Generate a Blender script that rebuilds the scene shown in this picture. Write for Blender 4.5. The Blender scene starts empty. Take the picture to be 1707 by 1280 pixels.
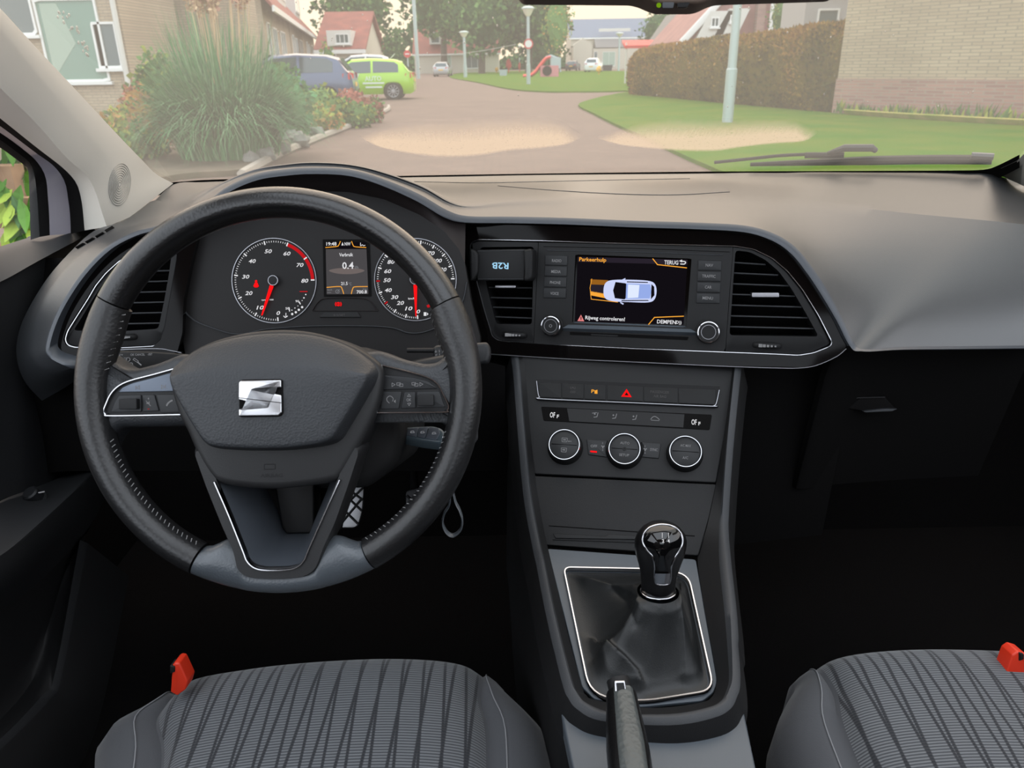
import bpy, bmesh, math, random
from mathutils import Vector, Matrix, noise
R = math.radians
random.seed(7)
C = bpy.context.scene.collection
# ------------------------------------------------------------------ camera
F = 1283.0; TH = R(22.6); RO = R(1.0); CAM = Vector((0, 0, 1.2))
_d = Vector((0, math.cos(TH), -math.sin(TH))); _r = Vector((1, 0, 0)); _u = Vector((0, math.sin(TH), math.cos(TH)))
_r2 = _r*math.cos(RO) - _u*math.sin(RO); _u2 = _u*math.cos(RO) + _r*math.sin(RO)
cam = bpy.data.cameras.new('camera'); camo = bpy.data.objects.new('camera', cam); C.objects.link(camo)
cam.sensor_width = 36; cam.sensor_fit = 'HORIZONTAL'; cam.lens = F/1707*36; cam.clip_start = .02; cam.clip_end = 600
m3 = Matrix((_r2, _u2, -_d)).transposed()
camo.matrix_world = Matrix.Translation(CAM) @ m3.to_4x4()
cam.dof.use_dof = True; cam.dof.focus_distance = .93; cam.dof.aperture_fstop = 13
bpy.context.scene.camera = camo
def ray(px, py): return _d + _r2*((px-853.5)/F) - _u2*((py-640)/F)
def at(px, py, D): return CAM + ray(px, py)*D
def hit(px, py, o, n):
    d = ray(px, py); return CAM + d*((o-CAM).dot(n)/d.dot(n))
def at_x(px, py, X): return hit(px, py, Vector((X, 0, 0)), Vector((1, 0, 0)))
def at_y(px, py, Y): return hit(px, py, Vector((0, Y, 0)), Vector((0, 1, 0)))
def at_z(px, py, Z=0): return hit(px, py, Vector((0, 0, Z)), Vector((0, 0, 1)))
def depth(p): return (p-CAM).dot(_d)
class PL:
    def __init__(s, o, u, v, n): s.o, s.u, s.v, s.n = o, u, v, n
    def at(s, a, b, c=0): return s.o + s.u*a + s.v*b + s.n*c
    def px(s, px, py, c=0):
        p = hit(px, py, s.o + s.n*c, s.n) - s.o; return (p.dot(s.u), p.dot(s.v))
    def P(s, pts, c=0): return [s.px(x, y, c) for x, y in pts]
    def sc(s, px, py, c=0):
        return depth(s.at(*s.px(px, py, c), c))/F
    def D(s, px, py, c=0): return depth(hit(px, py, s.o + s.n*c, s.n))
def plane(px, py, D, yaw=0, tilt=0):
    y, t = R(yaw), R(tilt)
    n = Vector((-math.sin(y)*math.cos(t), -math.cos(y)*math.cos(t), math.sin(t))); u = Vector((math.cos(y), -math.sin(y), 0))
    return PL(at(px, py, D), u, n.cross(u), n)
def wallplane(p0, p1):
    u = (p1-p0); u.z = 0; u.normalize(); v = Vector((0, 0, 1)); n = u.cross(v)
    return PL(p0.copy(), u, v, n)
# ------------------------------------------------------------------ 2D helpers
def cat(pts, k=6, closed=False):
    n = len(pts); out = []; pts = [Vector(p) for p in pts]
    rng = range(n) if closed else range(n-1)
    for i in rng:
        p0 = pts[(i-1) % n] if closed or i > 0 else pts[0]*2-pts[1]
        p1 = pts[i]; p2 = pts[(i+1) % n]
        p3 = pts[(i+2) % n] if closed or i+2 < n else pts[-1]*2-pts[-2]
        for j in range(k):
            t = j/k; t2 = t*t; t3 = t2*t
            out.append((p1*2 + (p2-p0)*t + (p0*2-p1*5+p2*4-p3)*t2 + (p1*3-p0-p2*3+p3)*t3)*.5)
    if not closed: out.append(pts[-1])
    return out
def rnd(pts, r, k=4):
    n = len(pts); out = []; rs = r if isinstance(r, (list, tuple)) else [r]*n
    for i in range(n):
        p = Vector(pts[i]); a = Vector(pts[i-1])-p; b = Vector(pts[(i+1) % n])-p
        q = min(rs[i], a.length*.48, b.length*.48); a = p+a.normalized()*q; b = p+b.normalized()*q
        for j in range(k+1):
            t = j/k; out.append(a*(1-t)**2 + p*2*t*(1-t) + b*t*t)
    return out
def ccw(p):
    p = [Vector(q) for q in p]
    A = sum(p[i-1].x*p[i].y-p[i].x*p[i-1].y for i in range(len(p)))
    return p if A > 0 else p[::-1]
def normals2(p, closed=True):
    out = []; n = len(p)
    for i in range(n):
        a = p[i-1] if closed or i > 0 else p[0]; b = p[(i+1) % n] if closed or i < n-1 else p[-1]
        e1 = (p[i]-a); e2 = (b-p[i])
        e1 = e1.normalized() if e1.length > 1e-9 else e2.normalized(); e2 = e2.normalized() if e2.length > 1e-9 else e1
        m = (e1+e2); m = m.normalized() if m.length > 1e-6 else e1
        k = max(.45, m.dot(e1)); out.append(Vector((-m.y, m.x))/k)
    return out
def inset(p, d):
    nn = normals2(p); return [q+m*d for q, m in zip(p, nn)]
def resample(p, n, closed=False):
    p = [Vector(q) for q in p]
    if closed: p = p+[p[0]]
    L = [0]
    for i in range(1, len(p)): L.append(L[-1]+(p[i]-p[i-1]).length)
    out = []; k = 0; m = n if closed else n-1
    for i in range(n):
        t = L[-1]*i/m
        while k < len(L)-2 and L[k+1] < t: k += 1
        s = (t-L[k])/max(1e-9, L[k+1]-L[k]); out.append(p[k].lerp(p[k+1], min(1, s)))
    return out
def circ(r, k=32, a0=0, ry=None): return [Vector((r*math.cos(a0+2*math.pi*i/k), (ry or r)*math.sin(a0+2*math.pi*i/k))) for i in range(k)]
def rect(x0, y0, x1, y1): return [(x0, y0), (x1, y0), (x1, y1), (x0, y1)]
_tc = {}
def textmesh(s):
    if s not in _tc:
        cu = bpy.data.curves.new('t', 'FONT'); cu.body = s; cu.resolution_u = 2; cu.offset = .018
        o = bpy.data.objects.new('t', cu); me = bpy.data.meshes.new_from_object(o)
        v = [x.co.copy() for x in me.vertices]; f = [tuple(p.vertices) for p in me.polygons]
        bpy.data.objects.remove(o); bpy.data.curves.remove(cu); bpy.data.meshes.remove(me)
        x0 = min(p.x for p in v); x1 = max(p.x for p in v); y0 = min(p.y for p in v); y1 = max(p.y for p in v)
        _tc[s] = ([((p.x-(x0+x1)/2)/(y1-y0), (p.y-(y0+y1)/2)/(y1-y0)) for p in v], f, (x1-x0)/(y1-y0))
    return _tc[s]
# ------------------------------------------------------------------ mesh builder
class MB:
    def __init__(s): s.v = []; s.f = []; s.m = []; s.uv = None
    def add(s, v, f, m):
        o = len(s.v); s.v += [Vector(p) for p in v]; s.f += [tuple(i+o for i in q) for q in f]; s.m += [m]*len(f)
    def rings(s, rs, m, closed=True, cap0=False, cap1=False):
        n = len(rs[0]); v = [p for r in rs for p in r]; f = []
        for i in range(len(rs)-1):
            for j in range(n if closed else n-1):
                a = i*n+j; b = i*n+(j+1) % n; f.append((a, b, b+n, a+n))
        if cap0: f.append(tuple(range(n))[::-1])
        if cap1: f.append(tuple((len(rs)-1)*n+j for j in range(n)))
        s.add(v, f, m)
    def grid(s, rows, m): s.rings(rows, m, closed=False)
    def prism(s, pl, pts, c0, c1, m, bev=0, back=True):
        p = ccw(pts)
        rs = [[pl.at(q.x, q.y, c0) for q in p]]
        if bev > 0:
            for t in (0, .35, .7, 1):
                a = t*math.pi/2; q2 = inset(p, bev*(1-math.cos(a))); c = c1-bev+bev*math.sin(a)
                rs.append([pl.at(q.x, q.y, c) for q in q2])
        else: rs.append([pl.at(q.x, q.y, c1) for q in p])
        s.rings(rs, m, True, back, True)
    def face(s, pl, pts, c, m):
        p = ccw(pts); s.add([pl.at(q.x, q.y, c) for q in p], [tuple(range(len(p)))], m)
    def band(s, pl, outer, inner, c0, c1, m, n=96, bev=0, ci=None):
        o = resample(outer, n, True); i = resample(inner, n, True); ci = c0 if ci is None else ci
        A = lambda P, c: [pl.at(q.x, q.y, c) for q in P]
        s.rings([A(o, c0), A(o, c1-bev), A([q.lerp(w, .12) for q, w in zip(o, i)], c1), A(i, c1), A(i, ci)] if bev else [A(o, c0), A(o, c1), A(i, c1), A(i, ci)], m, True)
    def strip(s, pl, path, w, c0, c1, m, closed=False):
        p = [Vector(q) for q in path]; nn = normals2(p, closed); h = w/2
        rows = [[pl.at(q.x+k.x*e, q.y+k.y*e, c) for q, k in zip(p, nn)] for e, c in ((-h, c0), (-h*.85, c0+(c1-c0)*.7), (-h*.35, c1), (h*.35, c1), (h*.85, c0+(c1-c0)*.7), (h, c0))]
        s.rings(rows, m, closed)
    def lathe(s, pl, ab, prof, m, k=40, cap=True):
        rs = [[pl.at(ab[0]+r*math.cos(2*math.pi*i/k), ab[1]+r*math.sin(2*math.pi*i/k), c) for i in range(k)] for r, c in prof]
        s.rings(rs, m, True, False, cap)
    def tube(s, path, r, m, k=10, closed=False, cap=True, ref=None, ry=None):
        p = [Vector(q) for q in path]; n = len(p); rs = []; up = Vector(ref) if ref else None
        for i in range(n):
            a = p[i-1] if closed or i > 0 else p[0]; b = p[(i+1) % n] if closed or i < n-1 else p[-1]
            t = (b-a).normalized()
            if up is None: up = t.orthogonal()
            e1 = up-t*up.dot(t)
            e1 = e1.normalized() if e1.length > 1e-6 else t.orthogonal().normalized()
            e2 = t.cross(e1); rr = r[i] if isinstance(r, (list, tuple)) else r; r2 = (ry[i] if isinstance(ry, (list, tuple)) else ry) if ry else rr
            if ref is None: up = e1
            rs.append([p[i]+e1*(r2*math.cos(2*math.pi*j/k))+e2*(rr*math.sin(2*math.pi*j/k)) for j in range(k)])
        if closed: rs.append(rs[0])
        s.rings(rs, m, True, cap and not closed, cap and not closed)
    def box(s, c, sx, sy, sz, m, rz=0):
        ca, sa = math.cos(rz), math.sin(rz); v = []
        for z in (-sz, sz):
            for x, y in ((-sx, -sy), (sx, -sy), (sx, sy), (-sx, sy)): v.append((c[0]+(x*ca-y*sa)/2, c[1]+(x*sa+y*ca)/2, c[2]+z/2))
        s.add(v, [(3, 2, 1, 0), (4, 5, 6, 7), (0, 1, 5, 4), (1, 2, 6, 5), (2, 3, 7, 6), (3, 0, 4, 7)], m)
    def ball(s, c, rx, ry, rz, m, k=12, j=8, nz=0, sd=0):
        rs = []
        for a in range(j+1):
            th = math.pi*a/j; ring = []
            for b in range(k):
                ph = 2*math.pi*b/k; d = Vector((math.sin(th)*math.cos(ph), math.sin(th)*math.sin(ph), math.cos(th)))
                q = 1+nz*noise.noise(d*2.3+Vector((sd, sd*.7, 0))); ring.append((c[0]+d.x*rx*q, c[1]+d.y*ry*q, c[2]+d.z*rz*q))
            rs.append(ring)
        s.rings(rs, m)
    def text(s, pl, t, ab, h, m, c=0, w=None, rot=0, sh=0):
        v, f, asp = textmesh(t); kx = (w/asp/h if w else 1)*h; ca, sa = math.cos(rot), math.sin(rot); o = []
        for x, y in v:
            x2 = (x+sh*y)*kx; y2 = y*h; o.append(pl.at(ab[0]+x2*ca-y2*sa, ab[1]+x2*sa+y2*ca, c))
        s.add(o, f, m)
    def tx(s, pl, t, px, py, hp, m, c=0, wp=None, rot=0, sh=0):
        k = pl.sc(px, py, c); s.text(pl, t, pl.px(px, py, c), hp*k, m, c, wp*k if wp else None, rot, sh)
    def leaf(s, c, d, sd, L, w, m):
        s.add([c-sd*w*.3, c+d*L*.5-sd*w, c+d*L, c+d*L*.5+sd*w], [(0, 1, 2, 3)], m)
    def obj(s, name, parent=None, label=None, smooth=40, recalc=True, kind=None, sub=0, cat=None, group=None, bevel=0):
        me = bpy.data.meshes.new(name); off = org(parent)
        me.from_pydata([tuple(p-off) for p in s.v], [], s.f)
        names = list(dict.fromkeys(s.m))
        for n in names: me.materials.append(M[n])
        ix = {n: i for i, n in enumerate(names)}
        me.polygons.foreach_set('material_index', [ix[n] for n in s.m])
        if recalc:
            bm = bmesh.new(); bm.from_mesh(me); bmesh.ops.remove_doubles(bm, verts=bm.verts, dist=1e-6); bmesh.ops.recalc_face_normals(bm, faces=bm.faces); bm.to_mesh(me); bm.free()
        if smooth:
            me.shade_smooth(); me.set_sharp_from_angle(angle=R(smooth))
        o = bpy.data.objects.new(name, me); C.objects.link(o)
        if parent: o.parent = parent
        if label: o['label'] = label
        if kind: o['kind'] = kind
        if cat: o['category'] = cat
        if group: o['group'] = group
        if sub:
            md = o.modifiers.new('s', 'SUBSURF'); md.levels = sub; md.render_levels = sub
        return o
def org(p):
    o = Vector((0, 0, 0))
    while p: o += p.location; p = p.parent
    return o
def thing(name, label, cat, loc, group=None):
    o = bpy.data.objects.new(name, None); C.objects.link(o); o.location = loc; o.empty_display_size = .05
    o['label'] = label; o['category'] = cat
    if group: o['group'] = group
    return o
# ------------------------------------------------------------------ materials
M = {}
def S(r, g, b):
    return tuple((x/255/12.92 if x/255 <= .04045 else ((x/255+.055)/1.055)**2.4) for x in (r, g, b))+(1,)
def mat(name, col, rough=.5, metal=0, spec=.5, bump=None, em=None, ems=1, var=None, coat=0, trans=0, sheen=0):
    m = bpy.data.materials.new(name); m.use_nodes = True; M[name] = m; nt = m.node_tree; b = nt.nodes['Principled BSDF']
    col = tuple(col) if len(col) == 4 else tuple(col)+(1,)
    b.inputs['Base Color'].default_value = col; b.inputs['Roughness'].default_value = rough; b.inputs['Metallic'].default_value = metal
    b.inputs['Specular IOR Level'].default_value = spec; b.inputs['Coat Weight'].default_value = coat; b.inputs['Sheen Weight'].default_value = sheen
    if em: b.inputs['Emission Color'].default_value = tuple(em) if len(em) == 4 else tuple(em)+(1,); b.inputs['Emission Strength'].default_value = ems
    tc = nt.nodes.new('ShaderNodeTexCoord')
    def nz(kind, sc, det=3):
        n = nt.nodes.new('ShaderNodeTexVoronoi' if kind == 'v' else 'ShaderNodeTexNoise'); n.inputs['Scale'].default_value = sc
        if kind != 'v': n.inputs['Detail'].default_value = det
        nt.links.new(tc.outputs['Object'], n.inputs['Vector']); return n
    if bump:
        n = nz(bump[0], bump[1]); bp = nt.nodes.new('ShaderNodeBump'); bp.inputs['Strength'].default_value = bump[2]; bp.inputs['Distance'].default_value = bump[3] if len(bump) > 3 else .001
        nt.links.new(n.outputs[0], bp.inputs['Height']); nt.links.new(bp.outputs[0], b.inputs['Normal'])
    if var:
        n = nz('n', var[0]); mx = nt.nodes.new('ShaderNodeMix'); mx.data_type = 'RGBA'; cr = nt.nodes.new('ShaderNodeMapRange'); cr.inputs[1].default_value = .35; cr.inputs[2].default_value = .65
        nt.links.new(n.outputs[0], cr.inputs[0]); nt.links.new(cr.outputs[0], mx.inputs[0]); mx.inputs[6].default_value = col; mx.inputs[7].default_value = tuple(var[1]) if len(var[1]) == 4 else tuple(var[1])+(1,)
        nt.links.new(mx.outputs[2], b.inputs['Base Color'])
    return m
def coat(n, w, r): b = M[n].node_tree.nodes['Principled BSDF']; b.inputs['Coat Weight'].default_value = w; b.inputs['Coat Roughness'].default_value = r
def emis(name, col, k=1): return mat(name, (0, 0, 0), .5, spec=0, em=col, ems=k)
def brick(name, c1, c2, mortar, scale, bw=.5, rh=.25, ms=.02, off=.5, horiz=False, rot=0):
    m = mat(name, c1, .85); nt = m.node_tree; b = nt.nodes['Principled BSDF']
    t = nt.nodes.new('ShaderNodeTexBrick'); g = nt.nodes.new('ShaderNodeNewGeometry'); mp = nt.nodes.new('ShaderNodeMapping')
    sp = nt.nodes.new('ShaderNodeSeparateXYZ'); cb = nt.nodes.new('ShaderNodeCombineXYZ')
    mp.inputs['Rotation'].default_value = (0, 0, rot)
    nt.links.new(g.outputs['Position'], mp.inputs['Vector']); nt.links.new(mp.outputs[0], sp.inputs[0]); nt.links.new(sp.outputs[0], cb.inputs[0]); nt.links.new(sp.outputs[1 if horiz else 2], cb.inputs[1])
    nt.links.new(cb.outputs[0], t.inputs['Vector'])
    t.inputs['Color1'].default_value = c1; t.inputs['Color2'].default_value = c2; t.inputs['Mortar'].default_value = mortar
    t.inputs['Scale'].default_value = scale; t.inputs['Mortar Size'].default_value = ms; t.inputs['Brick Width'].default_value = bw; t.inputs['Row Height'].default_value = rh; t.inputs['Bias'].default_value = 0
    n = nt.nodes.new('ShaderNodeTexNoise'); n.inputs['Scale'].default_value = .7; nt.links.new(g.outputs['Position'], n.inputs['Vector'])
    mx = nt.nodes.new('ShaderNodeMix'); mx.data_type = 'RGBA'; mx.blend_type = 'MULTIPLY'; mx.inputs[0].default_value = .35
    nt.links.new(t.outputs[0], mx.inputs[6]); nt.links.new(n.outputs[0], mx.inputs[7]); nt.links.new(mx.outputs[2], b.inputs['Base Color'])
    return m
DIST = .0006
mat('dash', S(36, 38, 41), .4, spec=1.0, bump=('v', 900, .12, DIST))
mat('dashdark', S(22, 22, 23), .6, spec=.3, bump=('v', 900, .12, DIST))
mat('lip', S(62, 66, 72), .38, bump=('n', 500, .05, DIST))
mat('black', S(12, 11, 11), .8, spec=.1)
mat('carpet', S(16, 15, 15), .95, spec=.05, bump=('n', 700, .6, .002))
mat('fascia', S(17, 17, 18), .5, spec=.3, bump=('v', 1200, .06, DIST))
mat('soft', S(50, 52, 55), .55, spec=.4, bump=('v', 1100, .15, DIST))
mat('emblem', (.62, .62, .64), .26, 1); mat('mirrorglass', (.22, .22, .23), .02, 1); mat('knobgloss', S(8, 8, 9), .05, spec=.6); mat('gripgrey', S(66, 71, 71), .42, bump=('v', 260, .5, .001)); mat('seamthread', S(120, 122, 126), .8); mat('ledge', S(52, 53, 55), .6, spec=.25)
mat('gloss', S(10, 8, 8), .06, spec=.13)
mat('chrome', (.5, .5, .52), .12, 1)
mat('satin', (.3, .3, .32), .35, 1)
mat('leather', S(15, 15, 16), .3, spec=.5, bump=('v', 420, .22, DIST))
mat('leathergrip', S(24, 24, 25), .38, spec=.45, bump=('v', 330, .3, DIST))
coat('leather', .25, .2); coat('leathergrip', .15, .25)
mat('rimgrey', S(70, 75, 80), .34, spec=.6, bump=('v', 500, .25, DIST))
mat('hub', S(39, 41, 44), .48, spec=.45, bump=('v', 520, .4, DIST))
mat('hubsmooth', S(30, 30, 31), .5, spec=.4, bump=('v', 900, .1, DIST))
mat('stitch', S(130, 130, 130), .7)
mat('boot', S(20, 22, 23), .45, spec=.45, bump=('v', 600, .12, DIST))
mat('plate', S(72, 79, 86), .42, spec=.5, bump=('v', 1000, .06, DIST))
mat('button', S(26, 27, 29), .45, spec=.35)
mat('keyfob', S(74, 88, 96), .35); mat('silverbtn', S(92, 100, 112), .35, .3)
mat('rubber', S(20, 20, 21), .6, spec=.3)
mat('pillar', S(200, 195, 186), .7, spec=.3, bump=('n', 600, .1, DIST))
mat('lilac', S(150, 146, 158), .3, coat=.5)
mat('doorpan', S(32, 33, 35), .6, spec=.3, bump=('v', 900, .15, DIST))
mat('red', S(205, 48, 22), .45)
mat('mirrorh', S(98, 84, 74), .6, bump=('v', 900, .1, DIST))
mat('seatside', S(70, 72, 76), .85, spec=.2, bump=('n', 900, .3, .001), sheen=.2)
mat('gaugeface', S(22, 20, 20), .55, spec=.25)
mat('shroud', S(36, 31, 31), .6, spec=.25)
mat('alu', (.3, .3, .31), .4, .9); mat('alud', (.04, .04, .042), .5, .8)
emis('white', S(225, 225, 228), 1); emis('dimwhite', S(120, 122, 126), 1); emis('faint', S(74, 74, 76), 1)
emis('ered', S(255, 20, 24), 1.15); emis('ereddim', S(190, 26, 32), 1); emis('amber', S(250, 170, 60), 1); emis('amberd', S(150, 95, 30), 1)
emis('scr', S(17, 14, 19), 1); emis('scrbar', S(40, 34, 44), 1); emis('scrgrey', S(74, 72, 74), 1); emis('blue', S(165, 215, 245), 1)
emis('icar', S(205, 214, 250), 1); emis('icar2', S(150, 172, 232), 1); emis('icar3', S(225, 235, 255), 1); emis('igreen', S(110, 150, 20), 1)
emis('warn', S(225, 130, 130), 1); emis('glow', S(110, 100, 98), 1)
# fabric of the seat centre
def fabric():
    m = mat('fabric', S(88, 92, 96), .9, spec=.2, sheen=.2); nt = m.node_tree; b = nt.nodes['Principled BSDF']; L = nt.links.new
    tc = nt.nodes.new('ShaderNodeTexCoord')
    w = nt.nodes.new('ShaderNodeTexWave'); w.bands_direction = 'Y'; w.inputs['Scale'].default_value = 95; w.inputs['Distortion'].default_value = .2; w.wave_profile = 'SIN'; L(tc.outputs['Object'], w.inputs['Vector'])
    def curves(sx, sy, rot):
        mp = nt.nodes.new('ShaderNodeMapping'); mp.inputs['Scale'].default_value = (sx, sy, .01); mp.inputs['Rotation'].default_value = (0, 0, rot); L(tc.outputs['Object'], mp.inputs['Vector'])
        w2 = nt.nodes.new('ShaderNodeTexWave'); w2.bands_direction = 'X'; w2.wave_profile = 'SIN'; w2.inputs['Scale'].default_value = 1; w2.inputs['Distortion'].default_value = 2.4; w2.inputs['Detail'].default_value = .6; w2.inputs['Detail Scale'].default_value = .35
        L(mp.outputs[0], w2.inputs['Vector']); r = nt.nodes.new('ShaderNodeMapRange'); r.inputs[1].default_value = .93; r.inputs[2].default_value = .985; L(w2.outputs[1], r.inputs[0]); return r
    a = curves(12, 6, .14); c = curves(13.1, 6, -.06)
    mxx = nt.nodes.new('ShaderNodeMath'); mxx.operation = 'MAXIMUM'; L(a.outputs[0], mxx.inputs[0]); L(c.outputs[0], mxx.inputs[1])
    m1 = nt.nodes.new('ShaderNodeMix'); m1.data_type = 'RGBA'; L(w.outputs[1], m1.inputs[0]); m1.inputs[6].default_value = S(58, 61, 65); m1.inputs[7].default_value = S(104, 107, 111)
    m2 = nt.nodes.new('ShaderNodeMix'); m2.data_type = 'RGBA'; L(mxx.outputs[0], m2.inputs[0]); L(m1.outputs[2], m2.inputs[6]); m2.inputs[7].default_value = S(42, 44, 48); L(m2.outputs[2], b.inputs['Base Color'])
    bp = nt.nodes.new('ShaderNodeBump'); bp.inputs['Strength'].default_value = .4; bp.inputs['Distance'].default_value = .001; L(w.outputs[1], bp.inputs['Height']); L(bp.outputs[0], b.inputs['Normal'])
fabric()
# windscreen glass with a dusty film, condensation, side glass
def glass(name, film, tint, filmcol):
    m = bpy.data.materials.new(name); m.use_nodes = True; M[name] = m; nt = m.node_tree; nt.nodes.clear(); L = nt.links.new
    out = nt.nodes.new('ShaderNodeOutputMaterial'); tr = nt.nodes.new('ShaderNodeBsdfTransparent'); tr.inputs[0].default_value = tint
    tl = nt.nodes.new('ShaderNodeBsdfTranslucent'); tl.inputs[0].default_value = filmcol
    gl = nt.nodes.new('ShaderNodeBsdfGlossy'); gl.inputs['Roughness'].default_value = .015
    a = nt.nodes.new('ShaderNodeMixShader'); a.inputs[0].default_value = film; L(tr.outputs[0], a.inputs[1]); L(tl.outputs[0], a.inputs[2])
    fr = nt.nodes.new('ShaderNodeFresnel'); ge = nt.nodes.new('ShaderNodeNewGeometry'); mr = nt.nodes.new('ShaderNodeMapRange'); mr.inputs[3].default_value = 1.45; mr.inputs[4].default_value = 1/1.45; L(ge.outputs['Backfacing'], mr.inputs[0]); L(mr.outputs[0], fr.inputs[0])
    b = nt.nodes.new('ShaderNodeMixShader'); L(fr.outputs[0], b.inputs[0]); L(a.outputs[0], b.inputs[1]); L(gl.outputs[0], b.inputs[2]); L(b.outputs[0], out.inputs[0])
    return m
glass('windscreen', .09, (.74, .76, .74, 1), (.95, .90, .80, 1)); glass('sideglass', .03, (.95, .97, .95, 1), (.9, .9, .9, 1))
def fog():
    m = bpy.data.materials.new('fog'); m.use_nodes = True; M['fog'] = m; nt = m.node_tree; nt.nodes.clear(); L = nt.links.new
    out = nt.nodes.new('ShaderNodeOutputMaterial'); tr = nt.nodes.new('ShaderNodeBsdfTransparent'); tl = nt.nodes.new('ShaderNodeBsdfTranslucent'); tl.inputs[0].default_value = (.48, .39, .305, 1)
    at_ = nt.nodes.new('ShaderNodeAttribute'); at_.attribute_name = 'edge'
    tc = nt.nodes.new('ShaderNodeTexCoord'); mp = nt.nodes.new('ShaderNodeMapping'); mp.inputs['Scale'].default_value = (300, 40, 40); L(tc.outputs['Object'], mp.inputs[0])
    n = nt.nodes.new('ShaderNodeTexNoise'); n.inputs['Scale'].default_value = 1; n.inputs['Detail'].default_value = 4; L(mp.outputs[0], n.inputs[0])
    n2 = nt.nodes.new('ShaderNodeTexNoise'); n2.inputs['Scale'].default_value = 260; n2.inputs['Detail'].default_value = 2; L(tc.outputs['Object'], n2.inputs[0])
    a = nt.nodes.new('ShaderNodeMath'); a.operation = 'MULTIPLY_ADD'; L(n.outputs[0], a.inputs[0]); a.inputs[1].default_value = .3; a.inputs[2].default_value = -.15
    b = nt.nodes.new('ShaderNodeMath'); b.operation = 'ADD'; L(a.outputs[0], b.inputs[0]); L(at_.outputs['Fac'], b.inputs[1])
    r = nt.nodes.new('ShaderNodeMapRange'); r.inputs[1].default_value = .06; r.inputs[2].default_value = .75; r.inputs[4].default_value = .85; L(b.outputs[0], r.inputs[0])
    r2 = nt.nodes.new('ShaderNodeMapRange'); r2.inputs[1].default_value = .62; r2.inputs[2].default_value = .74; r2.inputs[3].default_value = 1; r2.inputs[4].default_value = .55; L(n2.outputs[0], r2.inputs[0])
    mu = nt.nodes.new('ShaderNodeMath'); mu.operation = 'MULTIPLY'; L(r.outputs[0], mu.inputs[0]); L(r2.outputs[0], mu.inputs[1])
    mx = nt.nodes.new('ShaderNodeMixShader'); L(mu.outputs[0], mx.inputs[0]); L(tr.outputs[0], mx.inputs[1]); L(tl.outputs[0], mx.inputs[2]); L(mx.outputs[0], out.inputs[0])
fog()
# ------------------------------------------------------------------ sky
wd = bpy.data.worlds.new('sky'); bpy.context.scene.world = wd; wd.use_nodes = True; nt = wd.node_tree; L = nt.links.new
tc = nt.nodes.new('ShaderNodeTexCoord'); sp = nt.nodes.new('ShaderNodeSeparateXYZ'); L(tc.outputs['Generated'], sp.inputs[0])
k1 = nt.nodes.new('ShaderNodeMath'); k1.operation = 'MULTIPLY_ADD'; L(sp.outputs[1], k1.inputs[0]); k1.inputs[1].default_value = .55; k1.inputs[2].default_value = .42
k2 = nt.nodes.new('ShaderNodeMath'); k2.operation = 'MULTIPLY_ADD'; k2.use_clamp = True; L(sp.outputs[2], k2.inputs[0]); k2.inputs[1].default_value = -.35; L(k1.outputs[0], k2.inputs[2])
mx = nt.nodes.new('ShaderNodeMix'); mx.data_type = 'RGBA'; L(k2.outputs[0], mx.inputs[0]); mx.inputs[6].default_value = (2.45, 2.62, 2.85, 1); mx.inputs[7].default_value = (1.7, 1.32, .94, 1)
L(mx.outputs[2], nt.nodes['Background'].inputs[0]); nt.nodes['Background'].inputs[1].default_value = 1.0
sl = bpy.data.lights.new('low_sun', 'SUN'); sl.energy = 3.0; sl.angle = R(90); sl.color = (1, .75, .58); so = bpy.data.objects.new('low_sun', sl); C.objects.link(so)
_az, _el = R(-2), R(36); so.rotation_euler = Vector((math.sin(_az)*math.cos(_el), math.cos(_az)*math.cos(_el), math.sin(_el))).to_track_quat('Z', 'Y').to_euler()
sc = bpy.context.scene
sc.view_settings.view_transform = 'Standard'; sc.view_settings.look = 'None'; sc.view_settings.gamma = 1; sc.view_settings.exposure = 0; sc.view_settings.use_curve_mapping = False
sc.cycles.use_denoising = True; sc.cycles.max_bounces = 8; sc.cycles.transparent_max_bounces = 16; sc.cycles.sample_clamp_indirect = 6; sc.cycles.caustics_reflective = False; sc.cycles.caustics_refractive = False
# ================================================================== CAR INTERIOR: dashboard
PF = plane(1050, 485, .97, 12, 15); PC = plane(570, 470, .95, 0, 20); PV = plane(200, 500, .93, -10, 18); PS = plane(1040, 748, .95, 10, 40)
def pxs(pl, px=1050, py=485): return pl.sc(px, py)
def wsf(p):
    s = (p.z-1.0)/.47; return p.y-(1.56+(.74-1.56)*s-.44*(p.x-.16)**2*(1-.5*s))
def ws(px, py):
    lo, hi = .2, 3.0
    for _ in range(40):
        m = (lo+hi)/2
        if wsf(at(px, py, m)) < 0: lo = m
        else: hi = m
    return at(px, py, lo)
def wsn(p):
    e = 1e-4; g = Vector([(wsf(p+Vector(v)*e)-wsf(p))/e for v in ((1, 0, 0), (0, 1, 0), (0, 0, 1))]); return g.normalized()
lipc = .016
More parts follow.
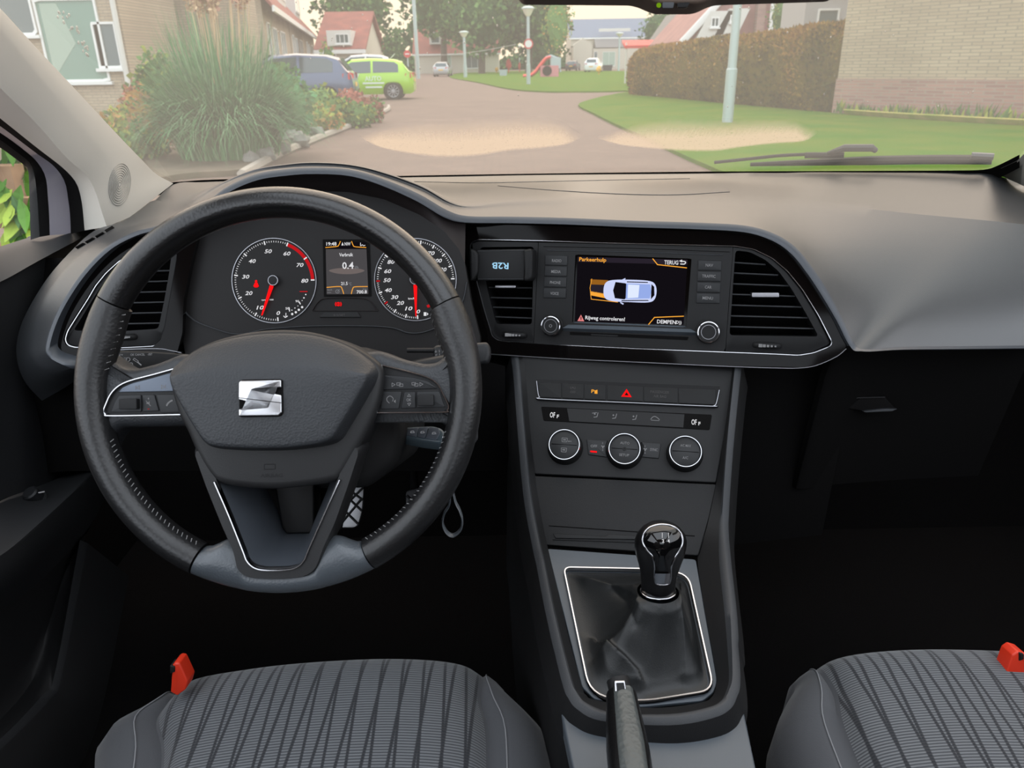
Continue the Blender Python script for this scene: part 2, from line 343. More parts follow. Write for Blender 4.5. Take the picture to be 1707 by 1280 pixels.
# columns: lip inner px, lip outer px, mid px, far px, depths (None: taken from the fascia plane / windscreen)
cols = [((150,612),(146,620),(110,645),(70,668),(.93,.935,.965,.985)), ((122,608),(118,614),(85,625),(44,640),(.90,.905,.925,.965)), ((88,592),(82,595),(56,602),(30,608),(.90,.905,.922,.955)), ((84,571),(77,571),(50,570),(28,570),(.90,.905,.925,.96)),
 ((103,519),(96,517),(66,512),(42,525),(.90,.905,.93,.97)), ((140,461),(133,458),(105,455),(78,465),(.90,.905,.94,.99)), ((183,417),(177,412),(150,412),(119,418),(.90,.905,.95,1.02)),
 ((227,393),(222,387),(200,383),(158,384),(.90,.905,.95,1.05)), ((267,382),(262,376),(240,370),(203,368),(.90,.905,.95,1.09)), ((312,365),(308,358),(290,350),(250,336),(.90,.905,.96,1.17)),
 ((352,343),(346,335),(332,322),(290,302),(.90,.905,.95,None)), ((386,318),(380,310),(374,302),(335,299),(.90,.905,.945,None)), ((430,300),(426,290),(424,284),(400,297),(.90,.905,.94,None)),
 ((475,293),(473,282),(474,277),(470,296),(.90,.905,.94,None)), ((520,290),(520,279),(522,274),(530,295),(.90,.905,.94,None)), ((580,293),(581,282),(585,277),(590,293),(.90,.905,.94,None)),
 ((633,308),(636,297),(640,288),(650,292),(.905,.91,.945,None)), ((694,335),(698,323),(705,309),(705,291),(.92,.925,.965,None)), ((740,362),(745,350),(752,333),(760,290),(.94,.945,.99,None)),
 ((775,371),(780,360),(790,338),(820,289),(.955,.96,1.02,None)), ((850,372),(852,361),(860,330),(880,288),(None,None,1.06,None)), ((940,374),(941,363),(950,328),(960,287),(None,None,1.07,None)),
 ((1060,379),(1062,368),(1065,328),(1075,286),(None,None,1.08,None)), ((1160,382),(1162,371),(1170,329),(1175,285),(None,None,1.08,None)), ((1240,387),(1243,376),(1240,332),(1245,284),(None,None,1.08,None)),
 ((1287,401),(1292,390),(1290,335),(1300,284),(None,None,1.08,None)), ((1318,422),(1326,412),(1335,338),(1350,283),(None,None,1.08,None)), ((1343,452),(1352,443),(1392,343),(1420,283),(None,None,1.08,None)),
 ((1366,486),(1376,478),(1445,348),(1480,283),(None,None,1.08,None)), ((1394,533),(1403,528),(1520,356),(1550,283),(None,None,1.08,None)), ((1417,577),(1424,572),(1595,363),(1610,284),(None,None,1.075,None)),
 ((1436,586),(1442,582),(1650,368),(1655,287),(.907,.913,1.07,None)), ((1500,584),(1503,578),(1707,374),(1705,300),(.934,.939,1.065,1.40)), ((1600,583),(1602,577),(1790,382),(1790,310),(.964,.969,1.06,1.38)), ((1780,581),(1780,575),(1930,394),(1930,320),(1.0,1.005,1.05,1.35))]
r0, r1, r2, r3, rb, rf = [], [], [], [], [], []
for i, (a, b, c, f, d) in enumerate(cols):
    p0 = at(*a, d[0] or PF.D(*a, lipc)); p1 = at(*b, d[1] or PF.D(*b, lipc)+.006); p2 = at(*c, d[2]); p3 = ws(*f) if d[3] is None else at(*f, d[3])
    r0.append(p0); r1.append(p1); r2.append(p2); r3.append(p3)
    q = p2.lerp(p3, .35)
    hood = max(0, 1-abs(i-14)/5)
    q.z -= .035*hood; rb.append(q)
    n = p1.lerp(p2, .5)
    if i >= 23: n += Vector((0, -.014, .006))*min(1, (i-23)/4)
    rf.append(n)
K = 5
rows = [cat(x, K) for x in (r0, r1, rf, r2, rb, r3)]
L0, L1 = rows[0], rows[1]
for p in rows[-1]:
    if p.y > 1.2: p.z -= .004
top_rows = [[p for p in col] for col in zip(*[cat(list(x), 4) if ci < 21*K else cat(list(x)[:3], 4)+cat(list(x)[2:], 4)[1:] for ci, x in enumerate(zip(*rows[1:]))])]
nr_, nc_ = len(top_rows), len(top_rows[0]); j0_ = 22*K
for _ in range(220):
    new = [r[:] for r in top_rows]
    for i in range(1, 8):
        for j in range(j0_, nc_-1): new[i][j] = top_rows[i][j].lerp((top_rows[i-1][j]+top_rows[i+1][j]+top_rows[i][j-1]+top_rows[i][j+1])/4, .6)
    top_rows = new
dash = thing('dashboard', 'grainy dark grey dashboard running the full width under the windscreen', 'dashboard', (.16, 1.0, .3))
mb = MB(); mb.grid(top_rows, 'dash'); mb.obj('dashboard_top', dash, smooth=15)
mb = MB()
lip_in = [p+Vector((0, .03, -.002)) for p in L0]
mid = [a.lerp(b, .5)+Vector((0, -.0035, 0)) for a, b in zip(L0, L1)]
mb.grid([L1, mid, L0, lip_in], 'lip'); mb.obj('edge_lip', dash, smooth=80)
# shallow seam of the airbag flap in the top
mb = MB()
def ontop(px, py):
    f = max(0, min(1, (334-py)/46)); return at(px, py, 1.075+.40*f)
from mathutils.bvhtree import BVHTree
n_ = len(top_rows[0]); bv = BVHTree.FromPolygons([p for r in top_rows for p in r], [(i*n_+j, i*n_+j+1, (i+1)*n_+j+1, (i+1)*n_+j) for i in range(len(top_rows)-1) for j in range(n_-1)])
def ond(px, py, off=.0006):
    h = bv.ray_cast(CAM, ray(px, py).normalized()); return (h[0]-ray(px, py).normalized()*off) if h[0] else at(px, py, 1.2)
mb.tube([ond(*p) for p in cat([(690,303),(800,305),(900,303),(1040,300),(1150,298)], 8)], .0011, 'dash', 6, ry=.0006)
mb.tube([ond(*p) for p in cat([(830,310),(930,318),(1040,324),(1130,325),(1216,320)], 8)], .0011, 'dash', 6, ry=.0006); mb.obj('airbag_seam', dash)
mb = MB()
for k in range(4):
    a0, a1 = k/4+.03, k/4+.22; e0, e1 = Vector((122, 412)), Vector((186, 376))
    q = [e0.lerp(e1, a0), e0.lerp(e1, a1)]
    mb.tube([ond(p.x+6, p.y+3, .001) for p in q], .004, 'black', 6, ry=.0012)
mb.obj('demister_slot', dash)
def loopF(pts, c, r=3): return PF.P(pts, c)
outF = [(768,372),(790,374),(850,375),(940,377),(1060,382),(1160,385),(1215,388),(1256,393),(1287,404),(1311,420),(1331,439),(1362,482),(1390,533),(1412,574),(1408,583),(1395,593),(1364,607),(1338,612),(1198,609),(1060,602),(940,597),(819,589),(800,575),(788,530),(776,470),(768,410)]
inF = [(783,412),(785,404),(797,399),(900,401),(1018,405),(1060,406),(1225,410),(1256,415),(1287,430),(1313,452),(1338,483),(1364,525),(1387,570),(1384,577),(1356,588),(1331,592),(1292,590),(1189,586),(1060,581),(907,573.6),(832,568),(821,561),(807,515),(796,473)]
k_ = pxs(PF)
mb = MB(); mb.band(PF, loopF(outF, .004), loopF(inF, .0), -.02, .004, 'gloss', 140, ci=-.004)
mb.obj('gloss_surround', dash, smooth=30, label='glossy black surround of the centre screen and vents')
mb = MB(); mb.strip(PF, rnd(loopF(inF, .003), .004, 3), 2.7*k_, -.002, .004, 'chrome', True); mb.obj('chrome_trim', dash, label='thin chrome line around screen and centre vents', smooth=60)
mb = MB(); mb.strip(PF, cat([Vector(p) for p in loopF([(812,590),(940,598),(1060,603.5),(1198,610),(1300,613.5),(1338,613),(1364,608),(1395,594),(1411,581)], .006)], 5), 2.6*k_, -.004, .006, 'satin'); mb.obj('lower_trim', dash, label='pale lower edge line of the glossy surround', smooth=60)
# left pod
outV = [(122,606),(88,590),(86,571),(105,519),(142,462),(185,419),(229,395),(269,384),(310,368),(330,392),(318,440),(306,500),(304,555),(296,585),(270,600),(200,606)]
inV = [(125,579),(113,575),(109,566),(113,552),(128,528),(146,500),(160,476),(177,455),(198,436),(222,420),(250,411),(298,414),(297,432),(287,490),(277,545),(270,566),(258,577),(200,580)]
kv = PV.sc(200, 500)
mb = MB(); mb.band(PV, PV.P(outV, .006), PV.P(inV, 0), -.02, .006, 'gloss', 140, ci=-.004); mb.obj('gloss_surround', dash, smooth=30, label='glossy black surround of the driver side vent')
mb = MB(); mb.strip(PV, rnd(PV.P(inV, .003), .004, 3), 3.4*kv, -.002, .004, 'chrome', True); mb.obj('chrome_trim', dash, label='chrome outline of the driver side vent', smooth=60)
mb = MB(); mb.strip(PV, cat([Vector(p) for p in PV.P([(100,588),(125,598),(160,590),(200,583),(262,581),(285,584),(303,588)], .006)], 4), 2.4*kv, 0, .008, 'satin'); mb.obj('lower_trim', dash, label='pale line under the driver side vent', smooth=60)
# knee panel, lower dash, glovebox
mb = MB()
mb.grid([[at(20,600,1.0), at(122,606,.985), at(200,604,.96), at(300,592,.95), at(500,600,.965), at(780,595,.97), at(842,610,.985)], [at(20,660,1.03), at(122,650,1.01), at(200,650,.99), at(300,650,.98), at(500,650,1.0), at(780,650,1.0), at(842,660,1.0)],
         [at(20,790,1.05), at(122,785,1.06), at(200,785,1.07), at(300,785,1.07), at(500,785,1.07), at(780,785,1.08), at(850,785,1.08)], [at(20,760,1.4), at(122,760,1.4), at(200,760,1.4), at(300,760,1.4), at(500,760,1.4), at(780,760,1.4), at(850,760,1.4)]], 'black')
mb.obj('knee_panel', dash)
e = [p for p in L0[30*K:]]
mb = MB()
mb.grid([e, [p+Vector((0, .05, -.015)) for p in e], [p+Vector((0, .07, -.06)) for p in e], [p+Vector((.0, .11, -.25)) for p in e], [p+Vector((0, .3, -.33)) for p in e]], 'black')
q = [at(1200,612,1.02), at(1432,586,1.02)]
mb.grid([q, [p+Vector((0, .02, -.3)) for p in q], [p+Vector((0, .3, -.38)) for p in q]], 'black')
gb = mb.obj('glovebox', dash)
PGb = plane(1440, 672, 1.045, 0, 12)
mb = MB(); mb.prism(PGb, PGb.P([(1376,664),(1474,661),(1492,680),(1440,685),(1384,676)]), -.012, .0, 'black', .001); mb.prism(PGb, PGb.P([(1376,663),(1474,660.5),(1474,662),(1376,664.5)]), 0, .003, 'dashdark'); mb.prism(PGb, PGb.P([(1436,684),(1470,680),(1492,680),(1484,684),(1440,686)]), 0, .006, 'soft', .0006); mb.obj('handle', gb)
mb = MB(); mb.prism(PC, PC.P([(60,430),(790,430),(900,640),(60,650)], -.1), -.16, -.1, 'black'); mb.prism(PF, PF.P([(770,405),(1250,425),(1300,470),(1370,580),(1340,600),(770,598)], -.08), -.12, -.08, 'black'); mb.obj('light_block', dash)  # unseen black backing added behind the dash to block light
# ------------------------------------------------------------------ vents
def slat(pl, x0, y0, x1, y1, m='black', c0=-.04, c1=-.008):
    b = MB(); a = pl.px(x0, y0, c1); e = pl.px(x1, y1, c1); t = .0011
    v = [pl.at(p[0], p[1]+s, c) for c in (c0, c1) for p in (a, e) for s in (-t, t)]
    b.add(v, [(0, 1, 3, 2), (4, 6, 7, 5), (0, 4, 5, 1), (2, 3, 7, 6), (1, 5, 7, 3), (0, 2, 6, 4)], m)
    b.tube([pl.at(a[0], a[1], c1), pl.at(e[0], e[1], c1)], .0009, 'soft', 6); return b  # paler front edge stands in for the highlight along the slat
def vent(label, pl, outer, cav, slats, tab, wheel, arc=None):
    o = Vector(pl.at(*pl.px(*cav[0]))); t = thing('air_vent', label, 'air vent', o)
    b = MB(); b.band(pl, pl.P(outer, 0), rnd(pl.P(cav, 0), .004, 3), -.01, 0, 'fascia', 120, ci=-.05, bev=.001); b.face(pl, pl.P(cav, -.05), -.05, 'black'); b.obj('frame', t, smooth=35)
    for s in slats: slat(pl, *s).obj('slat', t)
    if tab:
        b = MB(); b.prism(pl, rnd(pl.P(rect(*tab), .0), .0015, 3), -.02, .001, 'satin', .001); b.obj('direction_tab', t, label='silver direction tab')
    if wheel:
        b = MB(); x0, y0, x1, y1, sl = wheel; k = pl.sc(x0, y0); c = pl.px((x0+x1)/2, (y0+y1)/2, .003); h = (y1-y0)*k/2; w = (x1-x0)*k/2
        pts = [pl.at(c[0]+w*math.cos(a), c[1], .006*math.sin(a)-.001) for a in [math.pi*i/12 for i in range(13)]]
        b.tube(pts, h, 'rubber', 12)
        for i in range(5):
            xx = c[0]-w*.62+i*w*.31; s = h*(.5-.07*i); b.prism(pl, [(xx-s, c[1]-s), (xx+s, c[1]-s), (xx+s, c[1]+s), (xx-s, c[1]+s)], .004, .0118, 'dimwhite')
        b.obj('thumb_wheel', t, label='ribbed black thumb wheel with white marks')
    return t
ys = [438,455.5,473.5,491,509,527,545]; xr = [1276,1297,1316,1329,1341,1351,1361]
vent('right end air vent of the centre dash with seven slats and silver tab', PF, [(1222,411),(1254,416),(1286,431),(1311,453),(1336,484),(1362,526),(1384,570),(1380,575),(1355,586),(1331,590),(1209,585)],
     [(1226,417),(1250,420),(1276,433),(1299,453),(1320,482),(1343,521),(1365,561),(1216,559)], [(1224-1.2*i, ys[i]-.4, xr[i], ys[i]+3) for i in range(7)], (1253,487.5,1299,496), (1260,571,1298,581,0))
vent('narrow air vent left of the centre screen behind the clipped black box', PF, [(786,405),(798,401),(898,403),(890,572),(832,566),(822,559),(808,515),(797,473)],
     [(800,412),(890,411),(886.5,541),(827,540),(812,480)], [(806,443,888,444), (812,461,888,462), (815,479,887,480), (818,496,887,497.5), (821,512,887,514), (824,528,886.5,530.5)], (825,475,860,480.5), (840,553,874,563,0))
vent('air vent in the driver side dash end behind the steering wheel', PV, [(125,577),(115,573),(111,566),(115,552),(130,528),(148,500),(162,476),(179,456),(200,438),(224,422),(250,413),(296,416),(295,432),(285,490),(275,545),(268,564),(257,575),(200,578)],
     [(122,551),(135,531),(152,503),(168,478),(184,459),(205,441),(230,427),(286,424),(282,455),(274,500),(264,548),(200,552)], [(203-(i*12), 452+i*17.5+1.5, 283-i*2.6, 452+i*17.5-1) for i in range(6)], None, (196,557,222,568,0))
# ------------------------------------------------------------------ clip-on box over the left vent
t = thing('clip_on_box', 'small black box clipped over the left centre vent with upside-down blue characters', 'device', PF.at(*PF.px(835, 470), .02))
b = MB(); b.prism(PF, rnd(PF.P([(795,416),(876,415),(874,467.5),(795,468)], .024), .002, 3), .001, .024, 'rubber', .0015)
b.strip(PF, PF.P([(796,418.5),(874,417.5)], .024), .0009, .0235, .0245, 'soft'); b.strip(PF, PF.P([(797,465),(873,465)], .024), .0009, .0235, .0245, 'soft')
b.tx(PF, 'R2B', 834, 443, 10.5, 'blue', .0243, 28, math.pi, 0); b.obj('case', t)
for pts in ([(872,416),(886,414),(888,421),(887,463),(880,469),(873,468),(874,455),(873,430)], [(782,414),(791,416),(797,424),(796,455),(790,466),(783,469),(782,440)]):
    b = MB(); b.prism(PF, rnd(PF.P(pts, .03), .003, 3), .001, .03, 'rubber', .003); b.obj('clamp_arm', t)
# ------------------------------------------------------------------ infotainment
inf = thing('infotainment_unit', 'central touchscreen unit showing a parking-aid car picture', 'car screen', PF.at(*PF.px(1050, 585)))
scr = [(963,428),(1146,433),(1139.5,541.5),(958,536)]; rec = [(959,424),(1153,431),(1144,546),(953.5,538)]
b = MB(); b.band(PF, PF.P([(898,404),(1060,407.5),(1222,412),(1215,500),(1209,585),(1060,579),(890,572),(894,490)], 0), rnd(PF.P(rec, 0), .001, 2), -.02, 0, 'fascia', 120, ci=-.006)
b.strip(PF, PF.P([(906,411),(1060,414),(1216,420)], 0), .0008, -.0005, .0006, 'black'); b.strip(PF, PF.P([(912,417),(1060,420),(1205,425)], 0), .0014, -.0005, .0012, 'soft')
a = PF.P([(954.6,536.5), (1142,544), (1162,554), (938,546.5)], .003)
b.add([PF.at(*a[0], -.0055), PF.at(*a[1], -.0055), PF.at(*a[2], .006), PF.at(*a[3], .006), PF.at(a[2][0], a[2][1]-.004, 0), PF.at(a[3][0], a[3][1]-.004, 0)], [(0, 1, 2, 3), (3, 2, 4, 5)], 'plate')
b.obj('front_panel', inf, smooth=30)
b = MB(); b.prism(PF, PF.P([(950,553),(1148,561.5),(1146,567),(950,558)], 0), -.001, .0006, 'black'); b.prism(PF, PF.P([(985,556.5),(1030,558.5),(1030,561),(985,559)], .0008), 0, .0009, 'fascia'); b.obj('disc_slot', inf)
cz = -.0055; zt = cz+.0004
b = MB(); b.prism(PF, PF.P(rec, -.006), -.012, -.006, 'gloss'); b.prism(PF, PF.P(scr, cz), -.006, cz, 'scr')
X = lambda pts, m, dz=0: b.face(PF, PF.P(pts, zt+dz), zt+dz, m)
X([(963,428),(1146,433),(1146,441),(963,436.5)], 'scrbar'); b.tx(PF, 'Parkeerhulp', 988, 433.6, 8.4, 'amber', zt+.0003, 45)
b.tx(PF, 'TERUG', 1119, 437.5, 7, 'white', zt+.0003, 23)
kk = k_
b.strip(PF, PF.P([(1088,431),(1096,441),(1145,446.5)], zt), 1.5*kk, zt, zt+.0003, 'amber'); b.strip(PF, PF.P([(1081,541),(1091,529),(1140,527)], zt), 1.5*kk, zt, zt+.0003, 'amber')
b.strip(PF, cat([Vector(p) for p in PF.P([(1134,440),(1141,440),(1142.5,436.5),(1135,435)], zt)], 4), 1.6*kk, zt, zt+.0003, 'white'); X([(1132,435),(1137,432.5),(1137,437.5)], 'white', .0003)
b.tx(PF, 'DEMPEN', 1111, 536.5, 6.4, 'white', zt+.0003, 31); b.tx(PF, 'D))', 1131.5, 538, 7, 'white', zt+.0003, 9)
b.tx(PF, 'Rijweg controleren!', 1008.5, 531.6, 8.5, 'white', zt+.0003, 66)
X([(962.5,535),(974,535.5),(968.5,524.5)], 'warn', .0003); X([(967.8,533),(969.2,533),(969.2,528),(967.8,528)], 'scr', .0005)
# distance zone bars
for i, (x0, x1, m) in enumerate(((985,1012,'amberd'),)):
    X([(984,465.5),(1014,467),(1012,475),(985,474)], 'amberd'); X([(984,492),(985,485),(1014,490),(1014,498)], 'amber'); X([(985,474),(1010,475),(1008,490),(985,486)], 'scrbar')
b.strip(PF, PF.P([(986.5,464.5),(983.5,480),(985.5,498)], zt), 1*kk, zt, zt+.0003, 'amber'); b.strip(PF, PF.P([(985,498.5),(1030,503.5)], zt), 1.2*kk, zt, zt+.0003, 'amber')
car_o = cat([Vector(p) for p in PF.P([(1006,484),(1010,471),(1024,466.5),(1060,466.5),(1083,468.5),(1092,474),(1094.5,486),(1091,499),(1080,504),(1050,503.5),(1022,502),(1009,497)], zt)], 5, True)
b.face(PF, car_o, zt+.0002, 'icar')
X([(1026,470),(1042,472),(1044,473),(1043,497),(1041,499),(1025,497),(1022,484)], 'scr', .0004); X([(1044,472.5),(1084,474),(1086,487),(1083,497.5),(1043,498)], 'icar2', .0004); X([(1047,474),(1066,475),(1064,496),(1046,497)], 'icar3', .0005)
X([(1086,473.5),(1090.5,478),(1091,492),(1085,499)], 'scr', .0006); X([(1036,500.2),(1080,500),(1082,501.6),(1036,502)], 'scr', .0006); X([(1045,469),(1080,470),(1080,471.5),(1045,470.6)], 'scr', .0006)
X([(1037,466),(1042,463.5),(1043,465),(1040,467)], 'icar', .0004); X([(1034,503),(1040,506),(1038.5,508),(1034,505)], 'icar', .0004)
b.obj('screen', inf, label='lit screen with white car seen from above')
def button(par, pl, pts, txts, m='button', c=.0016, bev=.0006, r=.0008, name='button', extra=None):
    q = MB(); q.prism(pl, rnd(pl.P(pts, c), r, 3), 0, c, m, bev)
    for s in txts: q.tx(pl, s[0], s[1], s[2], s[3], s[5] if len(s) > 5 else 'dimwhite', c+.0002, s[4])
    if extra: extra(q, c+.0002)
    return q.obj(name, par, smooth=35)
for i, (s, w) in enumerate((('RADIO', 16), ('MEDIA', 16), ('PHONE', 18), ('VOICE', 14))):
    y = 433.5+i*18.2; x0 = 908.5-i*.8; button(inf, PF, [(x0, y-8.2), (x0+37.5, y-7.2), (x0+37, y+9), (x0-.4, y+8.4)], [(s, x0+19.5-.4*i, y+1, 5, w)])
for i, (s, w) in enumerate((('NAV', 12), ('TRAFFIC', 22), ('CAR', 11), ('MENU', 17))):
    y = 442+i*18.3; x0 = 1164-i*.9; button(inf, PF, [(x0, y-8.2), (x0+39, y-7.2), (x0+38.5, y+9), (x0-.4, y+8.4)], [(s, x0+18.5, y, 5, w)])
for (x, y, s) in ((918,543,1), (1181,553.5,1.06)):
    q = MB(); c = PF.px(x, y, .012); k = kk*s
    q.lathe(PF, c, [(19*k, 0), (19*k, .003), (17.5*k, .004), (17.2*k, .011), (16.6*k, .013)], 'rubber'); q.lathe(PF, c, [(16.8*k, .011), (16.4*k, .0135), (15.0*k, .0138), (14.6*k, .0125)], 'chrome', cap=False)
    q.lathe(PF, c, [(14.6*k, .012), (11.5*k, .0125)], 'rubber', cap=False); q.lathe(PF, c, [(11.6*k, .012), (11.2*k, .0132), (10.4*k, .0132), (10*k, .012)], 'satin', cap=False); q.lathe(PF, c, [(10.2*k, .0118), (9*k, .0128), (.2*k, .013)], 'rubber')
    if x < 1000: q.lathe(PF, c, [(2.6*k, .0131), (1.8*k, .0131)], 'dimwhite', 16, False); q.lathe(PF, c, [(2.6*k, .0131), (2.5*k, .0134), (1.8*k, .0134)], 'dimwhite', 16, False)
    q.obj('knob', inf, smooth=35)
# ------------------------------------------------------------------ instrument cluster
clu = thing('instrument_cluster', 'dark instrument cluster with two red-needle dials behind the steering wheel', 'instrument panel', PC.at(*PC.px(570, 560)))
kc = PC.sc(570, 470)
topc = [(290,440),(300,420),(330,392),(400,345),(460,325),(520,318),(580,320),(640,332),(700,358),(740,385),(765,415),(775,440)]
b = MB(); b.prism(PC, PC.P(topc+[(785,500),(800,560),(800,600),(640,606),(400,606),(310,596),(296,520)]), -.04, 0, 'gaugeface')
q = PC.P([(328,405),(306,458),(305,510),(320,531),(350,545),(396,557),(450,548),(540,543),(643,545),(682,555),(712,552),(745,535),(770,505),(778,470)], .002)
b.strip(PC, cat([Vector(p) for p in q], 5), 2.2*kc, 0, .003, 'soft')
b.strip(PC, cat([Vector(p) for p in PC.P([(521,517),(530,504),(545,497),(600,497),(617,502),(630,518)], .001)], 4), 1.4*kc, 0, .002, 'shroud'); b.strip(PC, PC.P([(521,518),(630,518)], .001), 1.2*kc, 0, .0015, 'shroud')
b.prism(PC, rnd(PC.P([(540,520),(596,520),(602,529),(532,529)], .002), .001, 2), 0, .002, 'rubber', .0006); b.tx(PC, '0.0/SET', 566, 525, 3.6, 'faint', .0023, 20)
b.obj('face', clu, smooth=35)
b = MB(); s0 = L0[8*K:19*K+1]; s1 = resample([PC.at(*p) for p in PC.P(topc)], len(s0)); s0b = [p+Vector((0, .012, -.004)) for p in s0]
b.grid([s0, s0b, [a.lerp(c, .5) for a, c in zip(s0b, s1)], s1], 'shroud'); b.obj('hood_shroud', clu, smooth=60)
def pol(c, r, ang): return (c[0]+r*math.cos(R(ang)), c[1]+r*math.sin(R(ang)))
def gauge(cx, cy, r, ticks, minor, labels, needle, name, redarc=None):
    c = PC.px(cx, cy); g = MB(); k = kc
    g.lathe(PC, c, [(r*k*1.012, 0), (r*k*1.008, .002), (r*k*.992, .002), (r*k*.987, .0005)], 'satin', 72, False); g.lathe(PC, c, [(r*k*.985, .0004), (.1*k, .0004)], 'gaugeface', 72)
    def tick(a, r0, r1, w, m, z=.0008):
        p, q = pol(c, r0*k, a), pol(c, r1*k, a); d = Vector((q[0]-p[0], q[1]-p[1])).normalized(); n = Vector((-d.y, d.x))*w*k/2
        g.face(PC, [(p[0]-n.x, p[1]-n.y), (q[0]-n.x, q[1]-n.y), (q[0]+n.x, q[1]+n.y), (p[0]+n.x, p[1]+n.y)], z, m)
    if redarc:
        a0, a1 = redarc; N = 20; pts = [pol(c, 61*k, a0+(a1-a0)*i/N) for i in range(N+1)]+[pol(c, 66.5*k, a1+(a0-a1)*i/N) for i in range(N+1)]
        for i in range(N): g.face(PC, [pts[i], pts[i+1], pts[2*N-i], pts[2*N+1-i]], .0006, 'ereddim')
    for a, m in ticks: tick(a, r*.87, r*.96, 2.2, m, .001)
    for a in minor: tick(a, r*.905, r*.945, .95, 'white')
    for s, a, rr in labels: p = pol(c, rr*k, a); g.text(PC, s, p, 6.6*k, 'white', .0009, (11.5 if len(s) == 2 else (6 if len(s) == 1 else 16))*k, 0, .22)
    o = g.obj(name, clu)
    n = MB(); a = R(needle); d = Vector((math.cos(a), math.sin(a))); e = Vector((-d.y, d.x)); c2 = Vector(c)
    n.prism(PC, [tuple(c2+d*9*k+e*3.0*k), tuple(c2+d*9*k-e*3.0*k), tuple(c2+d*61*k-e*.7*k), tuple(c2+d*61*k+e*.7*k)], .003, .005, 'ered'); n.obj('needle', o, label='glowing red needle')
    n = MB(); n.lathe(PC, c, [(9*k, .0005), (9*k, .006), (8.4*k, .0066), (7.4*k, .0066)], 'satin', 32, False); n.lathe(PC, c, [(7.5*k, .0063), (.1*k, .0066)], 'rubber', 32); n.obj('needle_cap', o)
    return o
T1 = [273.7-34.2*i for i in range(9)]
mi = [273.7-3.42*i for i in range(61) if i % 10]
g1 = gauge(457.5, 468, 70, [(a, 'white') for a in T1], mi, [('0', 275.5, 54), ('10', 241, 50.5), ('20', 205, 47), ('30', 171, 47.5), ('40', 137, 48.5), ('50', 99.5, 49.5), ('60', 63, 50), ('70', 30, 50.5), ('80', -1, 51)], 249.7, 'rev_counter', (0, 68.5))
A2 = [272,254,235.5,217,199,181,161,140,120,100,80.5,60,40,20,0.5]
mi2 = [A2[i]+(A2[i+1]-A2[i])*j/6 for i in range(14) for j in range(1, 6)]
g2 = gauge(692.7, 466.3, 68, [(a, 'ereddim' if i in (3, 5) else 'white') for i, a in enumerate(A2)], mi2, [('0', 274, 53), ('10', 256, 49), ('20', 236, 46), ('30', 219, 45), ('40', 200, 48.5), ('50', 180, 47), ('60', 162, 48), ('80', 143, 50), ('110', 121, 49), ('140', 80.5, 50), ('170', 60, 50), ('200', 40, 48), ('230', 20, 47), ('260', 0, 45)], 270, 'speedometer')
b = MB(); b.tx(PC, 'rpm x 100', 446, 500, 3.4, 'white', .0012, 20); b.tx(PC, '90', 495.5, 502, 3.8, 'white', .0012, 6); b.tx(PC, '50', 479, 514, 3.8, 'white', .0012, 6)
for (x, y, s) in ((510,491,2.4),(507,496.5,2.6),(504,501,1.6),(487,517,2),(492,513.5,2),(497,510,1.6)): b.lathe(PC, PC.px(x, y), [(s/2*kc, .001), (.01*kc, .001)], 'white', 8)
for (x, y) in ((487.5,523.5),(493.5,520.5),(498.5,516.5),(504,512)): b.lathe(PC, PC.px(x, y), [(2.0*kc, .001), (.01*kc, .001)], 'white', 10)
b.face(PC, PC.P([(498,503.5),(500,502.5),(502,507),(500.5,507.5)]), .001, 'white'); b.face(PC, PC.P([(481,512.5),(483,512),(484,519),(482.5,519.5)]), .001, 'white')
b.strip(PC, cat([Vector(p) for p in PC.P([(473,526.5),(476,529),(480,526.5)])], 3), 1.4*kc, .0009, .0013, 'white'); b.strip(PC, PC.P([(477,521.5),(477,528)]), 1.2*kc, .0009, .0013, 'white')
b.strip(PC, PC.P([(500,486),(513,486)]), 1.6*kc, .0009, .0013, 'ereddim'); b.obj('temperature_scale', g1)
def belticon(b, cx, cy, s, m):
    b.lathe(PC, PC.px(cx, cy-4*s), [(2.0*s*kc, .0012), (.01*kc, .0012)], m, 12); b.face(PC, rnd(PC.P([(cx-2*s, cy-2*s), (cx+2*s, cy-2*s), (cx+4.6*s, cy+4*s), (cx+2*s, cy+6*s), (cx-2*s, cy+6*s), (cx-4.6*s, cy+4*s)]), .0004, 2), .0012, m)
b = MB(); belticon(b, 427.5, 473, 1.05, 'ered'); b.obj('seat_belt_lamp', g1, label='red seat belt warning lamp')
b = MB(); b.tx(PC, 'km/h', 686, 497.5, 3.4, 'white', .0012, 11); b.face(PC, PC.P([(706.5,520.5),(711,520.5),(711,526.5),(706.5,526.5)]), .0012, 'white'); b.face(PC, PC.P([(712,521),(714.5,523.5),(712,526)]), .0012, 'white')
b.face(PC, PC.P([(711,509),(716,507),(717,512),(713,513)]), .0012, 'ereddim'); b.obj('fuel_scale', g2)
dp = [(542.5,403.5),(610.5,403.5),(614,490),(544.5,490.5)]
b = MB(); b.prism(PC, PC.P([(538,399),(616,399),(619,494),(540,494.5)], .001), 0, .001, 'black'); b.prism(PC, PC.P([(543,415),(610.8,415),(614,490),(544.5,490.5)], .0014), 0, .0014, 'scrgrey')
b.face(PC, PC.P([(543,403.5),(610.5,403.5),(610.8,415),(543,415)], .0014), .0014, 'scr')
def Y(pts, m='amber', w=1.3): b.strip(PC, cat([Vector(p) for p in PC.P(pts, .0016)], 4), w*kc, .0014, .0019, m)
Y([(542.5,412.5),(561,410.8),(564.5,408.5),(567.5,402)]); Y([(610.5,412.5),(592,411.2),(588.5,408.5),(586,402)]); Y([(544.5,479),(566,477.5),(570,481),(573,490)]); Y([(613,477.5),(592,478),(588,481),(585.5,490)])
c_ = .0017
